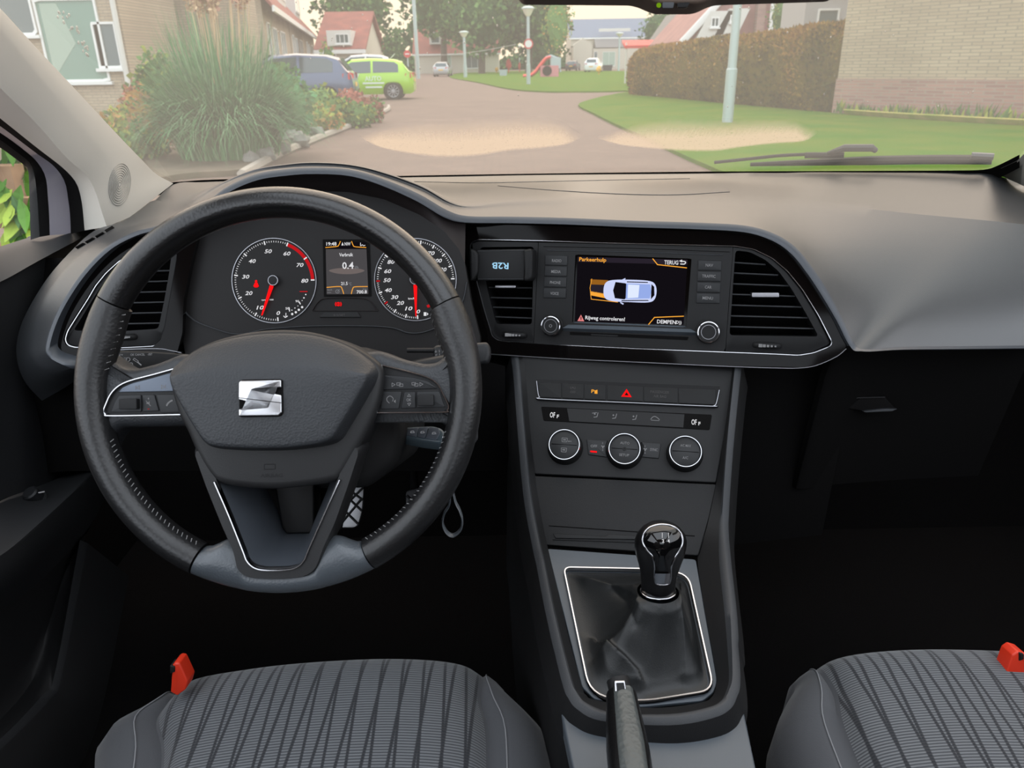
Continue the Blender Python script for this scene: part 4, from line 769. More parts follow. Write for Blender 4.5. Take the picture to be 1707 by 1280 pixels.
# hub
hub = [(300,650),(298,622),(306,606),(345,578),(400,560),(465,552),(530,557),(588,576),(630,603),(644,623),(640,660),(631,690),(615,725),(592,765),(574,793),(560,801),(520,807),(465,811),(410,807),(376,800),(362,790),(343,760),(324,715),(311,688)]
hp = cat([Vector(p) for p in Wp(hub)], 4, True)
b = MB(); b.prism(PW, hp, -.03, .020, 'hubsmooth', .007)
b.text(PW, 'AIRBAG', Wp([(462,788)])[0], 6*kw, 'fascia', .0203, 36*kw); b.strip(PW, rnd(Wp([(450,770),(468,770),(468,778),(450,778)]), .0008, 2), 1*kw, .0199, .0204, 'fascia', True)
hb_ = b.obj('hub_cover', st, smooth=50)
pad = [(303,632),(304,614),(313,603),(348,579),(400,563),(465,555.5),(530,560),(586,578),(625,604),(638,622),(635,640),(624,660),(606,690),(590,715),(578,732),(562,740),(540,744),(500,748),(450,748.5),(400,746),(372,742),(358,733),(345,714),(328,685),(312,655)]
pp = [ccw(cat([Vector(p) for p in Wp(pad)], 4, True))][0]; ct = Vector(Wp([(468,655)])[0])
rg = [(0, .012), (0.005, .020), (.02, .0255), (.06, .031), (.14, .036), (.22, .038), (.40, .040), (.65, .0412), (.85, .0416), (.985, .0418)]
def crs(a): return (38-18*(abs(a)/(170*kw))**2)*kw
def pin_(p, t, u):
    q = p.lerp(ct, t); lim = crs(q.x)+(p.y-crs(p.x))*u if p.y > crs(p.x) else q.y
    return Vector((q.x, min(q.y, lim)))
b = MB(); b.rings([[PW.at(*pin_(p, t, u), c) for p in pp] for t, u, c in ((0, 1, .010), (.004, .98, .017), (.012, .9, .022), (.03, .65, .0285), (.05, .4, .0335), (.07, .2, .0372), (.085, .06, .0395), (.1, 0, .0402))]+[[PW.at(*(pin_(p, .1, 0).lerp(ct, t)), c) for p in pp] for t, c in ((.06, .0407), (.3, .0412), (.6, .0416), (.97, .0418))], 'hub', True, False, True); hpad = b.obj('hub_pad', st, smooth=70, label='grained raised airbag pad')
EM = lambda pts: Wp([(466+(x-466)*.945, 650+(y-650)*.945) for x, y in pts])
sq = [(424,634),(430,631.5),(492,631.5),(496.5,634),(496.5,688),(493,693),(488,694),(426,694),(423.5,691)]
b = MB(); b.prism(PW, rnd(EM(sq), .001, 2), .035, .0425, 'black', .0004)
b.prism(PW, rnd(EM([(425.5,636),(429,633.5),(495,633.5),(495,645.5),(449,648),(495,658.5),(495,687),(490,692),(424.5,692),(424.5,680.5),(471,677.5),(424.5,664.5)]), .0006, 2), .042, .0455, 'emblem', .0009)
b.strip(PW, EM([(425,661.5),(495,671)]), 1.3*kw, .0452, .0458, 'black'); b.obj('emblem', hpad, label='square chrome S emblem', smooth=30)
# ------------------------------------------------------------------ steering column, stalks, key
col = thing('steering_column', 'dark steering column cowl behind the steering wheel', 'steering column', PW.at(0, 0, -.12))
b = MB(); b.prism(PW, rnd(Wp([(330,575),(600,575),(655,640),(662,735),(645,790),(590,830),(340,830),(300,700)]), .01, 4), -.22, -.05, 'dashdark', .012); b.prism(PW, rnd(Wp([(395,940),(445,940),(445,996),(400,996)]), .002, 3), -.14, -.03, 'dashdark', .003); b.obj('cowl', col)
def at_c(px, py, c): return hit(px, py, PW.o+PW.n*c, PW.n)
s1 = thing('indicator_stalk', 'indicator and cruise stalk with printed lamp symbols left of the wheel hub', 'control stalk', at_c(330, 600, -.08))
PI = plane(225, 598, depth(at_c(225, 598, -.05)), 0, 24); ki = PI.sc(225, 598)
b = MB(); b.prism(PI, rnd(PI.P([(186,588),(196,585),(250,586),(310,590),(420,606),(420,640),(300,628),(205,622),(186,612)]), .002, 3), -.012, 0, 'rubber', .002)
for s, x, y, w in (('S/+', 201,591.5,8), ('OK CANCEL', 229.5,591,24), ('-/SET', 250,590.5,8)): b.tx(PI, s, x, y, 3.6, 'dimwhite', .0004, w)
for x, y in ((211.5,599),(216,607.5)):
    b.strip(PI, cat([Vector(p) for p in PI.P([(x,y-2.8),(x+4,y-2.6),(x+5.5,y),(x+4,y+2.6),(x,y+2.8),(x,y-2.8)])], 3), .8*ki, 0, .0006, 'dimwhite')
    for j in range(3): b.strip(PI, PI.P([(x-4.5,y-2.4+2.4*j),(x-1,y-2.4+2.4*j)]), .8*ki, 0, .0006, 'dimwhite')
b.strip(PI, PI.P([(224,597),(231,602),(229,604),(222,599.5),(224,597)]), .8*ki, 0, .0006, 'dimwhite'); b.strip(PI, PI.P([(230,604),(236,609)]), 2*ki, 0, .0006, 'dimwhite'); b.lathe(PI, PI.px(199, 604), [(4*ki, .0004), (3.2*ki, .0004)], 'dimwhite', 16, False); b.obj('lever', s1)
s2 = thing('wiper_stalk', 'wiper stalk with a printed round end showing right of the wheel hub', 'control stalk', at_c(640, 620, -.08))
PX = plane(735, 598, depth(at_c(735, 598, -.045)), 0, 22); kx2 = PX.sc(735, 598)
b = MB(); b.tube([at_c(600, 640, -.07), at_c(704, 612, -.05), at_c(745, 605, -.045)], .011, 'button', 14, ry=.008)
b.prism(PX, rnd(PX.P([(721,580),(726,575.5),(742,574),(760,574),(812,570),(817,578),(818,594),(814,606),(800,608),(762,612),(740,614),(726,611),(722,600)]), .003, 4), -.018, 0, 'button', .004)
b.tube([at_c(679, 584, -.05), at_c(724, 584, -.048)], .0024, 'rubber', 10)
for j in range(4): b.tx(PX, ('0', 'INT', 'LO', 'HI')[j], 726.5+j*.9, 586+j*6, 3.4, 'dimwhite', .0004, 3.2); b.strip(PX, PX.P([(732.2+j*.5,583+j*6),(732.6+j*.5,587.5+j*6)]), .8*kx2, 0, .0006, 'dimwhite')
b.strip(PX, cat([Vector(p) for p in PX.P([(747,592),(750,591),(752,595),(750,597),(747,592)])], 3), .8*kx2, 0, .0006, 'dimwhite'); b.obj('lever', s2, smooth=50)
ck = thing('car_key', 'folding car key with three buttons in the ignition right of the column', 'car key', at_c(668, 735, -.09))
PKy = plane(700, 730, depth(at_c(700, 730, -.06)), 12, 55); kk2 = PKy.sc(700, 730)
b = MB(); b.prism(PKy, rnd(PKy.P([(657,713),(690,710),(722,709),(736,713),(742,721),(739,733),(734,738),(700,734),(660,726)]), .003, 3), -.016, 0, 'keyfob', .003); b.lathe(PKy, PKy.px(667, 719), [(3.4*kk2, 0), (3.2*kk2, .0015), (.2*kk2, .002)], 'chrome', 16); fb = b.obj('fob', ck)
for pts, ic in (([(681,714),(697,712),(694,728),(677,725)], 0), ([(698.5,712),(714,711),(708,730),(695.5,728)], 1), ([(715.5,711),(731,713),(733,722),(727,733),(709.5,730.5)], 2)):
    b = MB(); b.prism(PKy, rnd(PKy.P(pts, .0012), .001, 3), -.001, .0012, 'silverbtn', .0005)
    cx = sum(p[0] for p in pts)/len(pts); cy = sum(p[1] for p in pts)/len(pts)
    b.strip(PKy, PKy.P([(cx-3,cy+1.6),(cx-2,cy-1.2),(cx+2,cy-1.6),(cx+3.4,cy+1),(cx-3,cy+1.6)], .0014), .9*kk2, .0012, .0016, 'dimwhite'); b.obj('button', fb)
b = MB(); b.tube([at_c(672, 728, -.085), at_c(664, 722, -.064)], .006, 'rubber', 12); b.tube([at_c(663, 737, -.10), at_c(664, 724, -.07)], .0085, 'rubber', 14); b.obj('key_socket', ck)
b = MB(); cR = at(740, 739, depth(at_c(740, 735, -.058))); b.tube([cR+_u2*(.0075*math.sin(a))+_r2*(.002*math.cos(a)) for a in [2*math.pi*i/24 for i in range(24)]], .0008, 'chrome', 8, True); b.obj('key_ring', ck, smooth=80)
b = MB(); dS = depth(at_c(745, 800, -.075)); lp = cat([at(x, y, dS) for x, y in [(744,748),(750,790),(758,832),(766,850),(770.5,866),(768,882),(756,892),(745,887),(738,872),(741,855),(750,836),(748,790),(741,748)]], 5)
b.tube(lp, .0011, 'rimgrey', 8, ref=(0, 1, 0), ry=.004); tag_ = b.obj('key_strap', None, smooth=80, label='thin pale stitched strap loop hanging below the car key', cat='strap')
# ------------------------------------------------------------------ pedals
PP = plane(585, 850, 1.28, 0, 30); kp = PP.sc(585, 850)
def pedal(name, label, pts, lines, pm='alu'):
    t = thing(name, label, 'pedal', PP.at(*PP.px(pts[0][0], pts[0][1])))
    b = MB(); b.prism(PP, rnd(PP.P(pts), .006, 3), -.008, 0, pm, .0015); pd = b.obj('pad', t)
    b = MB()
    for a in lines: b.strip(PP, PP.P(a), 4.2*kp, -.001, .003, 'rubber')
    b.obj('rubber_grid', pd); b = MB(); x = sum(p[0] for p in pts)/len(pts); y0 = min(p[1] for p in pts)
    b.tube([PP.at(*PP.px(x, y0+20, -.01), -.01), PP.at(*PP.px(x-4, y0-60, -.05), -.05)], .008, 'rubber', 10); b.obj('arm', t)
pedal('brake_pedal', 'metal brake pedal with black diamond pattern right of the lower spoke', [(577,812),(607,808),(604,850),(597,876),(590,880),(566,880),(563,874),(570,840)], [[(566,876),(604,830)],[(568,845),(598,874)],[(572,822),(604,852)],[(568,850),(606,812)],[(576,812),(606,834)]])
pedal('accelerator_pedal', 'dim metal accelerator pedal behind the right wheel rim', [(676,818),(700,812),(712,816),(700,846),(684,860),(676,850)], [[(680,850),(708,820)],[(678,826),(700,846)]], 'alud')
# ================================================================== seats
def seat(mirror, name, label):
    t = thing(name, label, 'car seat', Vector((.53 if mirror else -.21, .45, .3)))
    X_ = lambda v: Vector((.32-v.x, v.y, v.z)) if mirror else v
    yF = .70
    sil = [(279,1160),(312,1141),(400,1128),(491,1119),(613,1112),(705,1112),(765,1117),(797,1128)]
    top = [at_y(x, y, yF) for x, y in sil]
    def row(y, dz, f, x0=None, x1=None):
        r = []
        for i, p in enumerate(top):
            r.append(Vector((p.x, y, p.z*(1)+dz)))
        return r
    xl0, xr0 = top[0].x, top[-1].x
    def shift(r, a, c):
        n = len(r); return [Vector((a+(c-a)*(p.x-xl0)/(xr0-xl0), p.y, p.z)) for p in r]
    rws = [shift(row(.30, -.045, 1), -.36, -.03), shift(row(.45, -.03, 1), -.365, -.032), shift(row(.56, -.010, 1), -.372, -.0335), shift(row(.63, -.002, 1), -.39, -.036), row(.672, .0008, 1), row(yF, 0, 1), row(.722, -.008, 1), row(.735, -.03, 1), row(.738, -.09, 1), row(.73, -.2, 1)]
    def sub(rows): rr = [cat(list(c), 4) for c in zip(*rows)]; rr = [list(x) for x in zip(*rr)]; return [cat(r, 4) for r in rr]
    G = sub(rws)
    G = [[p+Vector((0, 0, .010*math.sin(math.pi*i/(len(r)-1))**.7-.010)) for i, p in enumerate(r)] for r in G]
    b = MB(); b.grid([[X_(p) for p in r] for r in G], 'fabric'); b.obj('seat_cushion', t, smooth=70, label='ribbed grey fabric centre with wavy dark lines')
    def bol(edge, outs, name):
        # edge: grid column; outs: offsets (dx,dz) rounding down
        rows = [edge]
        for f, dz in outs:
            rows.append([Vector((p.x+f(i/(len(edge)-1)), p.y+(.0 if i < len(edge)*.62 else 0), p.z+dz(i/(len(edge)-1)))) for i, p in enumerate(edge)])
        b = MB(); b.grid([[X_(p) for p in r] for r in rows], 'seatside'); o = b.obj('side_bolster', t, smooth=70)
        b = MB(); b.tube([X_(p+Vector((0, 0, .0008))) for p in rows[2]], .0008, 'seamthread', 6); b.obj('stitching', o)
    e = [r[-1] for r in G]
    w = lambda u: 1-.62*sm((u-.35)/.3)
    bol(e, [(lambda u: .004, lambda u: -.004), (lambda u: .022*w(u), lambda u: .004-.008*(1-w(u))), (lambda u: .028*w(u), lambda u: .004-.010*(1-w(u))), (lambda u: .052*w(u), lambda u: -.004-.012*(1-w(u))), (lambda u: .066*w(u)+.004, lambda u: -.025), (lambda u: .07*w(u)+.006, lambda u: -.07), (lambda u: .06*w(u), lambda u: -.25)], 'r')
    e = [r[0] for r in G]
    bol(e, [(lambda u: -.004, lambda u: -.004), (lambda u: -.03*w(u), lambda u: .008-.010*(1-w(u))), (lambda u: -.036*w(u), lambda u: .008-.012*(1-w(u))), (lambda u: -.062*w(u), lambda u: -.002-.012*(1-w(u))), (lambda u: -.08*w(u)-.004, lambda u: -.03), (lambda u: -.086*w(u)-.006, lambda u: -.07), (lambda u: -.08*w(u), lambda u: -.25)], 'l')
    bx = .53 if mirror else -.21; b = MB(); rr_ = []
    for z, y, w_, d_ in ((.56, -.02, .20, .05), (.60, -.03, .245, .07), (.75, -.055, .25, .075), (.95, -.105, .235, .07), (1.06, -.14, .19, .06), (1.09, -.15, .12, .03)):
        rr_.append([Vector((bx+w_*math.copysign(abs(math.cos(a))**.5, math.cos(a)), y-.08+d_*math.copysign(abs(math.sin(a))**.6, math.sin(a)), z)) for a in [2*math.pi*i/28 for i in range(28)]])
    b.rings(rr_, 'seatside', True, True, True); b.obj('backrest', t, smooth=60)
    b = MB(); b.box((.53 if mirror else -.21, .42, .34), .36, .5, .12, 'black'); b.obj('seat_base', t)
    return t
seat(False, 'car_seat', 'grey ribbed fabric front seat behind the steering wheel'); seat(True, 'car_seat', 'grey ribbed fabric front seat on the passenger side')
for pts, pin, lab, D in (([(284,1154),(287,1108),(292,1105),(299,1106),(313,1136),(309,1150),(295,1160)], (289,1114), 'small red plastic buckle beside the driver seat near the door', .875), ([(1676,1125),(1688,1092),(1697,1086),(1710,1090),(1730,1110),(1735,1140),(1690,1140)], (1703,1093), 'small red plastic buckle at the far side of the passenger seat', .875)):
    Pq = plane(pts[0][0], pts[0][1], D, 0, 10); t = thing('seat_belt_buckle', lab, 'seat belt buckle', Pq.o)
    b = MB(); b.prism(Pq, rnd(Pq.P(pts), .0015, 3), -.02, 0, 'red', .002); b.obj('red_tab', t)
    b = MB(); b.prism(Pq, rnd(Pq.P([(pin[0]-5,pin[1]-6),(pin[0]+3,pin[1]-4),(pin[0]+3,pin[1]+5),(pin[0]-5,pin[1]+8)]), .001, 3), -.012, .0015, 'rubber', .001); b.obj('latch', t)
# ================================================================== shell of the car
def st_(mb, name, **k): return mb.obj(name, None, kind='structure', **k)
b = MB(); b.box((.16, .35, .26), 1.94, 2.6, .04, 'carpet'); st_(b, 'floor')
b = MB(); v = [Vector((-.80, 1.38, .28)), Vector((1.12, 1.38, .28)), Vector((1.12, 1.6, .75)), Vector((-.80, 1.6, .75)), Vector((1.12, 1.62, .93)), Vector((-.80, 1.62, .93))]
b.add(v+[p+Vector((0, .03, 0)) for p in v], [(0, 1, 2, 3), (3, 2, 4, 5), (6, 7, 8, 9), (9, 8, 10, 11)], 'carpet'); st_(b, 'wall_front')
for x, nm in ((-.82, 'wall_left'), (1.14, 'wall_right')):
    b = MB(); b.box((x, .06, .575), .04, 3.16, .67, 'black'); st_(b, nm)
b = MB(); b.box((.16, -1.5, .62), 1.8, .04, .76, 'doorpan'); st_(b, 'wall_back')
# roof with an unseen opening added to let overhead sky light in
b = MB()
for c, sx, sy in (((.16, .71), 1.36, .10), ((.16, -.95), 1.36, 1.2), ((-.44, .155), .16, 1.02), ((.76, .155), .16, 1.02)): b.box((c[0], c[1], 1.50), sx, sy, .04, 'pillar')
st_(b, 'ceiling')
# windscreen
def wsp(x, s):
    k = .44*(x-.16)**2*(1-.5*s); return Vector((x, 1.56+(.74-1.56)*s-k, 1.0+.47*s))
b = MB(); b.grid([[wsp(-.66+1.64*i/24, s/10) for i in range(25)] for s in range(-1, 11)], 'windscreen'); W1 = b.obj('window_1', None, kind='structure', smooth=80, recalc=False, label='car windscreen with a dusty film')
b = MB()
bp = [(200,306),(255,301),(286,301),(335,297.5),(400,295.5),(530,293.5),(700,290),(853,287.5),(1000,285.5),(1180,283.5),(1300,282.8),(1480,282),(1590,281.5),(1640,280),(1664,273),(1700,255)]
q0 = [ws(x, y) for x, y in cat([Vector(p) for p in bp], 4)]; q1 = [ws(x, y+22) for x, y in cat([Vector(p) for p in bp], 4)]
b.grid([[p-wsn(p)*.003 for p in q0], [p-wsn(p)*.003 for p in q1]], 'black'); b.obj('frit_band', W1)
def fogpatch(bot, top):
    bo = resample(cat([Vector(p) for p in bot], 6), 60); to = resample(cat([Vector(p) for p in top], 6), 60); NV = 12
    mb = MB(); rws = []
    for j in range(NV+1):
        rws.append([(lambda p: p-wsn(p)*.0015)(ws(*(a.lerp(c, j/NV)))) for a, c in zip(bo, to)])
    mb.grid(rws, 'fog'); o = mb.obj('condensation_patch', W1, smooth=80, recalc=False, label='pale fogged patch low on the glass')
    at_ = o.data.attributes.new('edge', 'FLOAT', 'POINT')
    vals = []
    for j in range(NV+1):
        for i in range(60):
            u = min(i, 59-i)/59; v = j/NV; vals.append(min(1, v*9)*min(1, (1-v)*1.25)*min(1, u*9+.1)*1.0)
    at_.data.foreach_set('value', vals)
fogpatch([(600,226),(615,237),(640,247),(690,257),(745,262),(800,259),(850,251),(900,247),(945,240),(968,229)], [(600,222),(650,209),(700,199),(760,195),(830,192),(880,192),(930,199),(968,222)])
fogpatch([(996,230),(1035,241),(1100,249),(1160,252),(1200,251),(1230,246),(1290,239),(1340,235),(1362,222)], [(996,226),(1050,207),(1100,196),(1150,193),(1220,196),(1260,195),(1320,198),(1362,214)])
b = MB()
for i in range(95):
    x, y = (random.uniform(430, 1640), random.uniform(5, 180)) if i < 70 else ((lambda t: (95+55*t+random.gauss(0, 5), 15+75*t+random.gauss(0, 6)))(random.random()))
    p = ws(x, y)+wsn(p := ws(x, y))*.001; s = random.uniform(.0006, .0014) if i < 70 else random.uniform(.0008, .0018); b.ball(p, s, s, s*1.3, 'drop', 6, 4)
glass('drop', .35, (.9, .9, .9, 1), (.6, .58, .55, 1)); b.obj('water_droplets', W1, kind='stuff')
# A pillars
def pil(edges, ds, mats, name, parent=None, **k):
    N = 30; rows = [resample(cat(e, 5), N) for e in edges]; mb = MB()
    for i in range(len(rows)-1): mb.grid([rows[i], rows[i+1]], mats[i])
    return mb
E1 = [ws(x, y)-wsn(ws(x, y))*.004 for x, y in [(-60,-50),(0,9),(60,75),(130,150),(190,215),(235,262),(260,287),(288,302)]]
E1b = [at_x(x, y, X) for x, y, X in [(-60,0,-.535),(0,48,-.535),(52,112,-.535),(115,185,-.536),(165,245,-.538),(195,290,-.540),(205,325,-.540),(216,362,-.540)]]
E2 = [at_x(x, y, -.555) for x, y in [(-60,80),(0,146),(60,205),(110,262),(145,293),(160,322),(168,348),(178,378)]]
E3 = [at_x(x, y, -.62) for x, y in [(-60,150),(0,197),(60,245),(105,280),(126,303),(134,325),(138,350),(141,384)]]
b = pil([E1, E1b, E2, E3], None, ['pillar', 'pillar', 'pillar'], 'trim_1'); P1 = b.obj('trim_1', None, kind='structure', smooth=75, label='pale windscreen pillar trim beside the driver door', recalc=True)
# tweeter grille rings
vt = [p for e in (E1, E1b, E2) for p in resample(cat(e, 5), 30)]; ft = [(i*30+j, i*30+j+1, (i+1)*30+j+1, (i+1)*30+j) for i in range(2) for j in range(29)]
bt = BVHTree.FromPolygons(vt, ft)
def ont(px, py, off=.0008):
    d = ray(px, py).normalized(); h = bt.ray_cast(CAM, d); return (h[0] if h[0] else at(px, py, 1.1))-d*off
b = MB()
for i in range(9):
    f = (i+1)/9
    b.tube([ont(199.5+18*f*math.cos(a)+3*f*math.sin(a)*-1, 307.5+35*f*math.sin(a)) for a in [2*math.pi*j/36 for j in range(36)]], .00042, 'grille', 5, True)
mat('grille', S(150, 147, 141), .6); b.obj('tweeter_grille', P1, label='oval ribbed speaker grille')
R1 = [wsp(.95, 1.0), wsp(.95, .7), wsp(.945, .45)]+[ws(x, y)-wsn(ws(x, y))*.004 for x, y in [(1760,190),(1712,250),(1690,268),(1665,278),(1636,284)]]
R2 = [wsp(1.08, 1.0)+Vector((0, -.12, 0)), wsp(1.08, .7)+Vector((0, -.12, 0)), wsp(1.07, .45)+Vector((0, -.10, -.02))]+[at(x, y, D) for x, y, D in [(1800,300,1.25),(1745,322,1.28),(1712,313,1.30),(1676,296,1.36),(1640,287,1.40)]]
b = pil([R1, R2], None, ['pillar'], 'trim_2'); b.obj('trim_2', None, kind='structure', smooth=75, label='pale foot of the far windscreen pillar')
# ------------------------------------------------------------------ driver door
dr = thing('car_door', 'dark grey driver door panel with armrest beside the front seat', 'car door', Vector((-.66, .8, .3)))
E4 = [at_x(x, y, -.64) for x, y in [(-60,170),(0,210),(60,255),(90,277),(108,303),(114,335),(117,360),(118,390)]]
E5 = [at_x(x, y, -.655) for x, y in [(-60,185),(0,221),(40,250),(62,270),(76,295),(80,330),(82,360),(83,392)]]
E6 = [at_x(x, y, -.665) for x, y in [(-60,195),(0,233),(30,255),(50,272),(58,295),(62,330),(64,360),(66,395)]]
E7 = [at_x(x, y, -.68) for x, y in [(-60,210),(0,246),(25,264),(40,275),(47,284),(49,320),(50,360),(51,400)]]
b = pil([E3, E4], None, ['black'], ''); b.obj('door_seal', dr, smooth=70); b = pil([E4, E5], None, ['lilac'], ''); b.obj('window_frame', dr, smooth=70, label='pale lilac painted door frame'); b = pil([E5, E6, E7], None, ['black', 'rubber'], ''); b.obj('window_seal', dr, smooth=70)
b = MB(); g7 = resample(cat(E7, 5), 20); b.grid([[p+Vector((-.004, 0, .01)) for p in g7], [p+Vector((-.004, -.5, -.02 if i > 14 else -.0)) for i, p in enumerate(g7)]], 'sideglass'); st_(b, 'window_2', recalc=False, label='driver side window glass')
rowsd = [[(-80,436,-.70),(0,411,-.70),(55,394,-.695),(105,381,-.68),(150,377,-.63)], [(-80,452,-.66),(0,430,-.66),(60,408,-.655),(118,388,-.64),(155,380,-.62)], [(-80,500,-.628),(0,470,-.628),(62,436,-.62),(122,404,-.63),(160,384,-.66)], [(-80,512,-.635),(0,480,-.635),(60,448,-.628),(118,414,-.66),(160,400,-.70)],
         [(-80,680,-.64),(0,640,-.64),(50,610,-.635),(90,590,-.66),(150,560,-.70)], [(-80,880,-.63),(0,834,-.63),(60,812,-.63),(122,786,-.66),(170,760,-.68)]]
def gr(rows): return [cat([at_x(*p) for p in r], 5) for r in rows]
b = MB(); g_ = gr(rowsd); b.grid(g_[:3], 'ledge'); b.obj('window_ledge', dr, smooth=60); b = MB(); b.grid([list(r) for r in zip(*[cat(list(c), 3) for c in zip(*g_[2:])])], 'doorpan'); b.obj('door_panel', dr, smooth=50)
b = MB(); b.ball(at_x(52, 398, -.698), .006, .006, .004, 'soft'); b.obj('lock_pin', dr)
arm = [[(-80,884,-.632),(0,835,-.632),(60,812,-.632),(122,786,-.632),(170,760,-.62)], [(-80,955,-.565),(0,915,-.565),(60,868,-.57),(130,806,-.58),(165,772,-.60)], [(-80,975,-.556),(0,932,-.556),(60,884,-.56),(140,812,-.575),(170,785,-.60)], [(-80,1010,-.56),(0,975,-.56),(60,930,-.565),(140,850,-.58),(175,800,-.60)], [(-80,1090,-.60),(0,1020,-.60),(60,975,-.60),(140,890,-.60),(180,820,-.61)]]
b = MB(); g_ = gr(arm); b.grid([list(r) for r in zip(*[cat(list(c), 4) for c in zip(*g_)])], 'doorpan'); am = b.obj('armrest', dr, smooth=60)
low = [[(-80,1090,-.60),(0,1020,-.60),(60,975,-.60),(140,890,-.60),(180,820,-.61)], [(-80,1250,-.62),(0,1180,-.62),(60,1100,-.62),(110,950,-.62),(150,880,-.62)], [(-80,1290,-.585),(0,1232,-.585),(71,1158,-.585),(92,1120,-.585),(133,900,-.59)], [(-80,1310,-.58),(0,1250,-.58),(84,1165,-.58),(104,1122,-.58),(146,905,-.588)], [(-80,1420,-.58),(30,1400,-.57),(120,1300,-.56),(170,1180,-.565),(215,960,-.58)]]
b = MB(); g_ = gr(low); b.grid([list(r) for r in zip(*[cat(list(c), 4) for c in zip(*g_[:3])])], 'dashdark'); b.grid(g_[2:4], 'doorpan'); b.grid(g_[3:5], 'dashdark'); b.obj('door_pocket', dr, smooth=60)
PA = plane(60, 835, depth(at_x(60, 835, -.612)), 20, 62); ka = PA.sc(60, 835)
b = MB(); b.lathe(PA, PA.px(64, 833), [(17*ka, .002), (16*ka, .004), (13*ka, .004), (12.5*ka, .017), (10*ka, .019), (.3*ka, .019)], 'button', 24); b.strip(PA, PA.P([(64,821),(74,819)], .019), 1.2*ka, .018, .0196, 'dimwhite'); b.obj('mirror_knob', am)
b = MB()
for x, y in ((36,833),(51,836),(72,836)): b.lathe(PA, PA.px(x, y), [(1.6*ka, .004), (.1*ka, .0045)], 'dimwhite', 8)
b.prism(PA, rnd(PA.P([(2,850),(60,845),(48,862),(4,863)]), .002, 3), -.004, .003, 'button', .001); b.prism(PA, rnd(PA.P([(2,868),(40,864),(30,880),(0,884)], .004), .002, 3), -.004, .005, 'rubber', .001); b.strip(PA, PA.P([(15,874),(27,870),(28,874),(14,877),(15,874)], .0055), 1.1*ka, .005, .006, 'white'); b.obj('window_switch', am)
# ------------------------------------------------------------------ mirror and wiper
PM = plane(1130, 10, .60, 0, 12); km = PM.sc(1130, 10)
rm = thing('rear_view_mirror', 'bottom edge of the dark interior rear-view mirror with a green lamp', 'mirror', PM.at(0, .03))
b = MB(); b.prism(PM, rnd(PM.P([(866,-190),(862,-60),(864,0),(872,8),(1050,9.5),(1064,13),(1082,21),(1092,24),(1150,24),(1162,21),(1178,13),(1192,9),(1378,3),(1388,-3),(1392,-60),(1388,-190)], -.03), .003, 3), -.03, 0, 'mirrorh', .004); b.obj('housing', rm)
b = MB(); b.prism(PM, rnd(PM.P([(880,-170),(1376,-170),(1376,-14),(880,-10)], .001), .004, 3), 0, .001, 'mirrorglass'); b.obj('mirror_glass', rm)
b = MB(); b.lathe(PM, PM.px(1098, 9), [(4*km, .0004), (3.6*km, .001), (.2*km, .0015)], 'igreen', 16); b.prism(PM, rnd(PM.P([(1104,4),(1124,4),(1122,14),(1104,14)]), .001, 3), -.001, .0008, 'soft', .0003); b.prism(PM, rnd(PM.P([(1128,5),(1150,4),(1146,13),(1130,14)]), .001, 3), -.001, .0008, 'gloss', .0003); b.obj('lamp_and_sensor', rm, label='green lamp and dark sensor')
wp = thing('windscreen_wiper', 'black windscreen wiper resting along the lower glass', 'wiper', ws(1430, 276))
on = lambda px, py, o: (lambda p: p+wsn(p)*o)(ws(px, py))
b = MB(); b.tube([on(x, y, .02) for x, y in cat([Vector(p) for p in [(1190,287),(1250,281),(1300,276),(1345,274)]], 4)], .003, 'rubber', 8); b.tube([on(x, y, .018) for x, y in cat([Vector(p) for p in [(1340,274),(1380,274),(1405,273)]], 4)], .0055, 'rubber', 8); b.obj('wiper_arm', wp)
b = MB(); b.tube([on(x, y, .012) for x, y in cat([Vector(p) for p in [(1250,284),(1340,281),(1450,278),(1550,276.5),(1652,277)]], 4)], [.0035+.0045*min(1, i/8) for i in range(17)], 'rubber', 8); b.obj('wiper_blade', wp)
b = MB(); b.tube([on(x, y, .02) for x, y in [(1378,272),(1400,266),(1405,264)]]+[on(1452, 264, .02), on(1457, 268, .02)], [.003,.006,.0065,.0065,.005], 'soft', 8); b.obj('wiper_joint', wp); b = MB(); b.tube([on(1617, 272, .014), on(1654, 274, .014)], .006, 'lip', 8); b.obj('blade_tip', wp)
# ================================================================== STREET OUTSIDE
g = at_z
brick('paving', S(128, 106, 94), S(116, 96, 86), S(100, 88, 78), 1.0, .21, .105, .006, .5, True)
brick('bricks', S(196, 178, 152), S(182, 164, 140), S(160, 148, 130), 1.0, .21, .0625, .009)
brick('bricks_side', S(196, 178, 152), S(182, 164, 140), S(160, 148, 130), 1.0, .21, .0625, .009, rot=R(40))
brick('bricks_pink', S(180, 140, 128), S(160, 122, 114), S(168, 150, 138), 1.0, .21, .0625, .009)
mat('lawn', S(68, 110, 16), .95, spec=.1, var=(.9, S(92, 114, 28)), bump=('n', 30, .8, .03))
mat('lawndry', S(176, 160, 100), .95, spec=.1, var=(3, S(140, 150, 76)))
mat('soil', S(110, 96, 80), .95, var=(4, S(90, 84, 66)))
mat('render', S(196, 188, 172), .9); mat('greywall', S(170, 168, 166), .9); mat('white', S(226, 226, 222), .5); mat('offwhite', S(208, 206, 198), .6)
mat('rooftile', S(150, 84, 72), .8, bump=('n', 8, .5, .05), var=(1.5, S(128, 72, 64))); mat('roofpink', S(162, 118, 110), .85, var=(1.5, S(146, 104, 100))); mat('roofblue', S(98, 112, 132), .6); mat('roofgrey', S(120, 118, 116), .8)
mat('pane', S(84, 100, 100), .12, spec=.6); mat('paneg', S(110, 142, 126), .15, spec=.6); mat('curtain', S(160, 178, 162), .6)
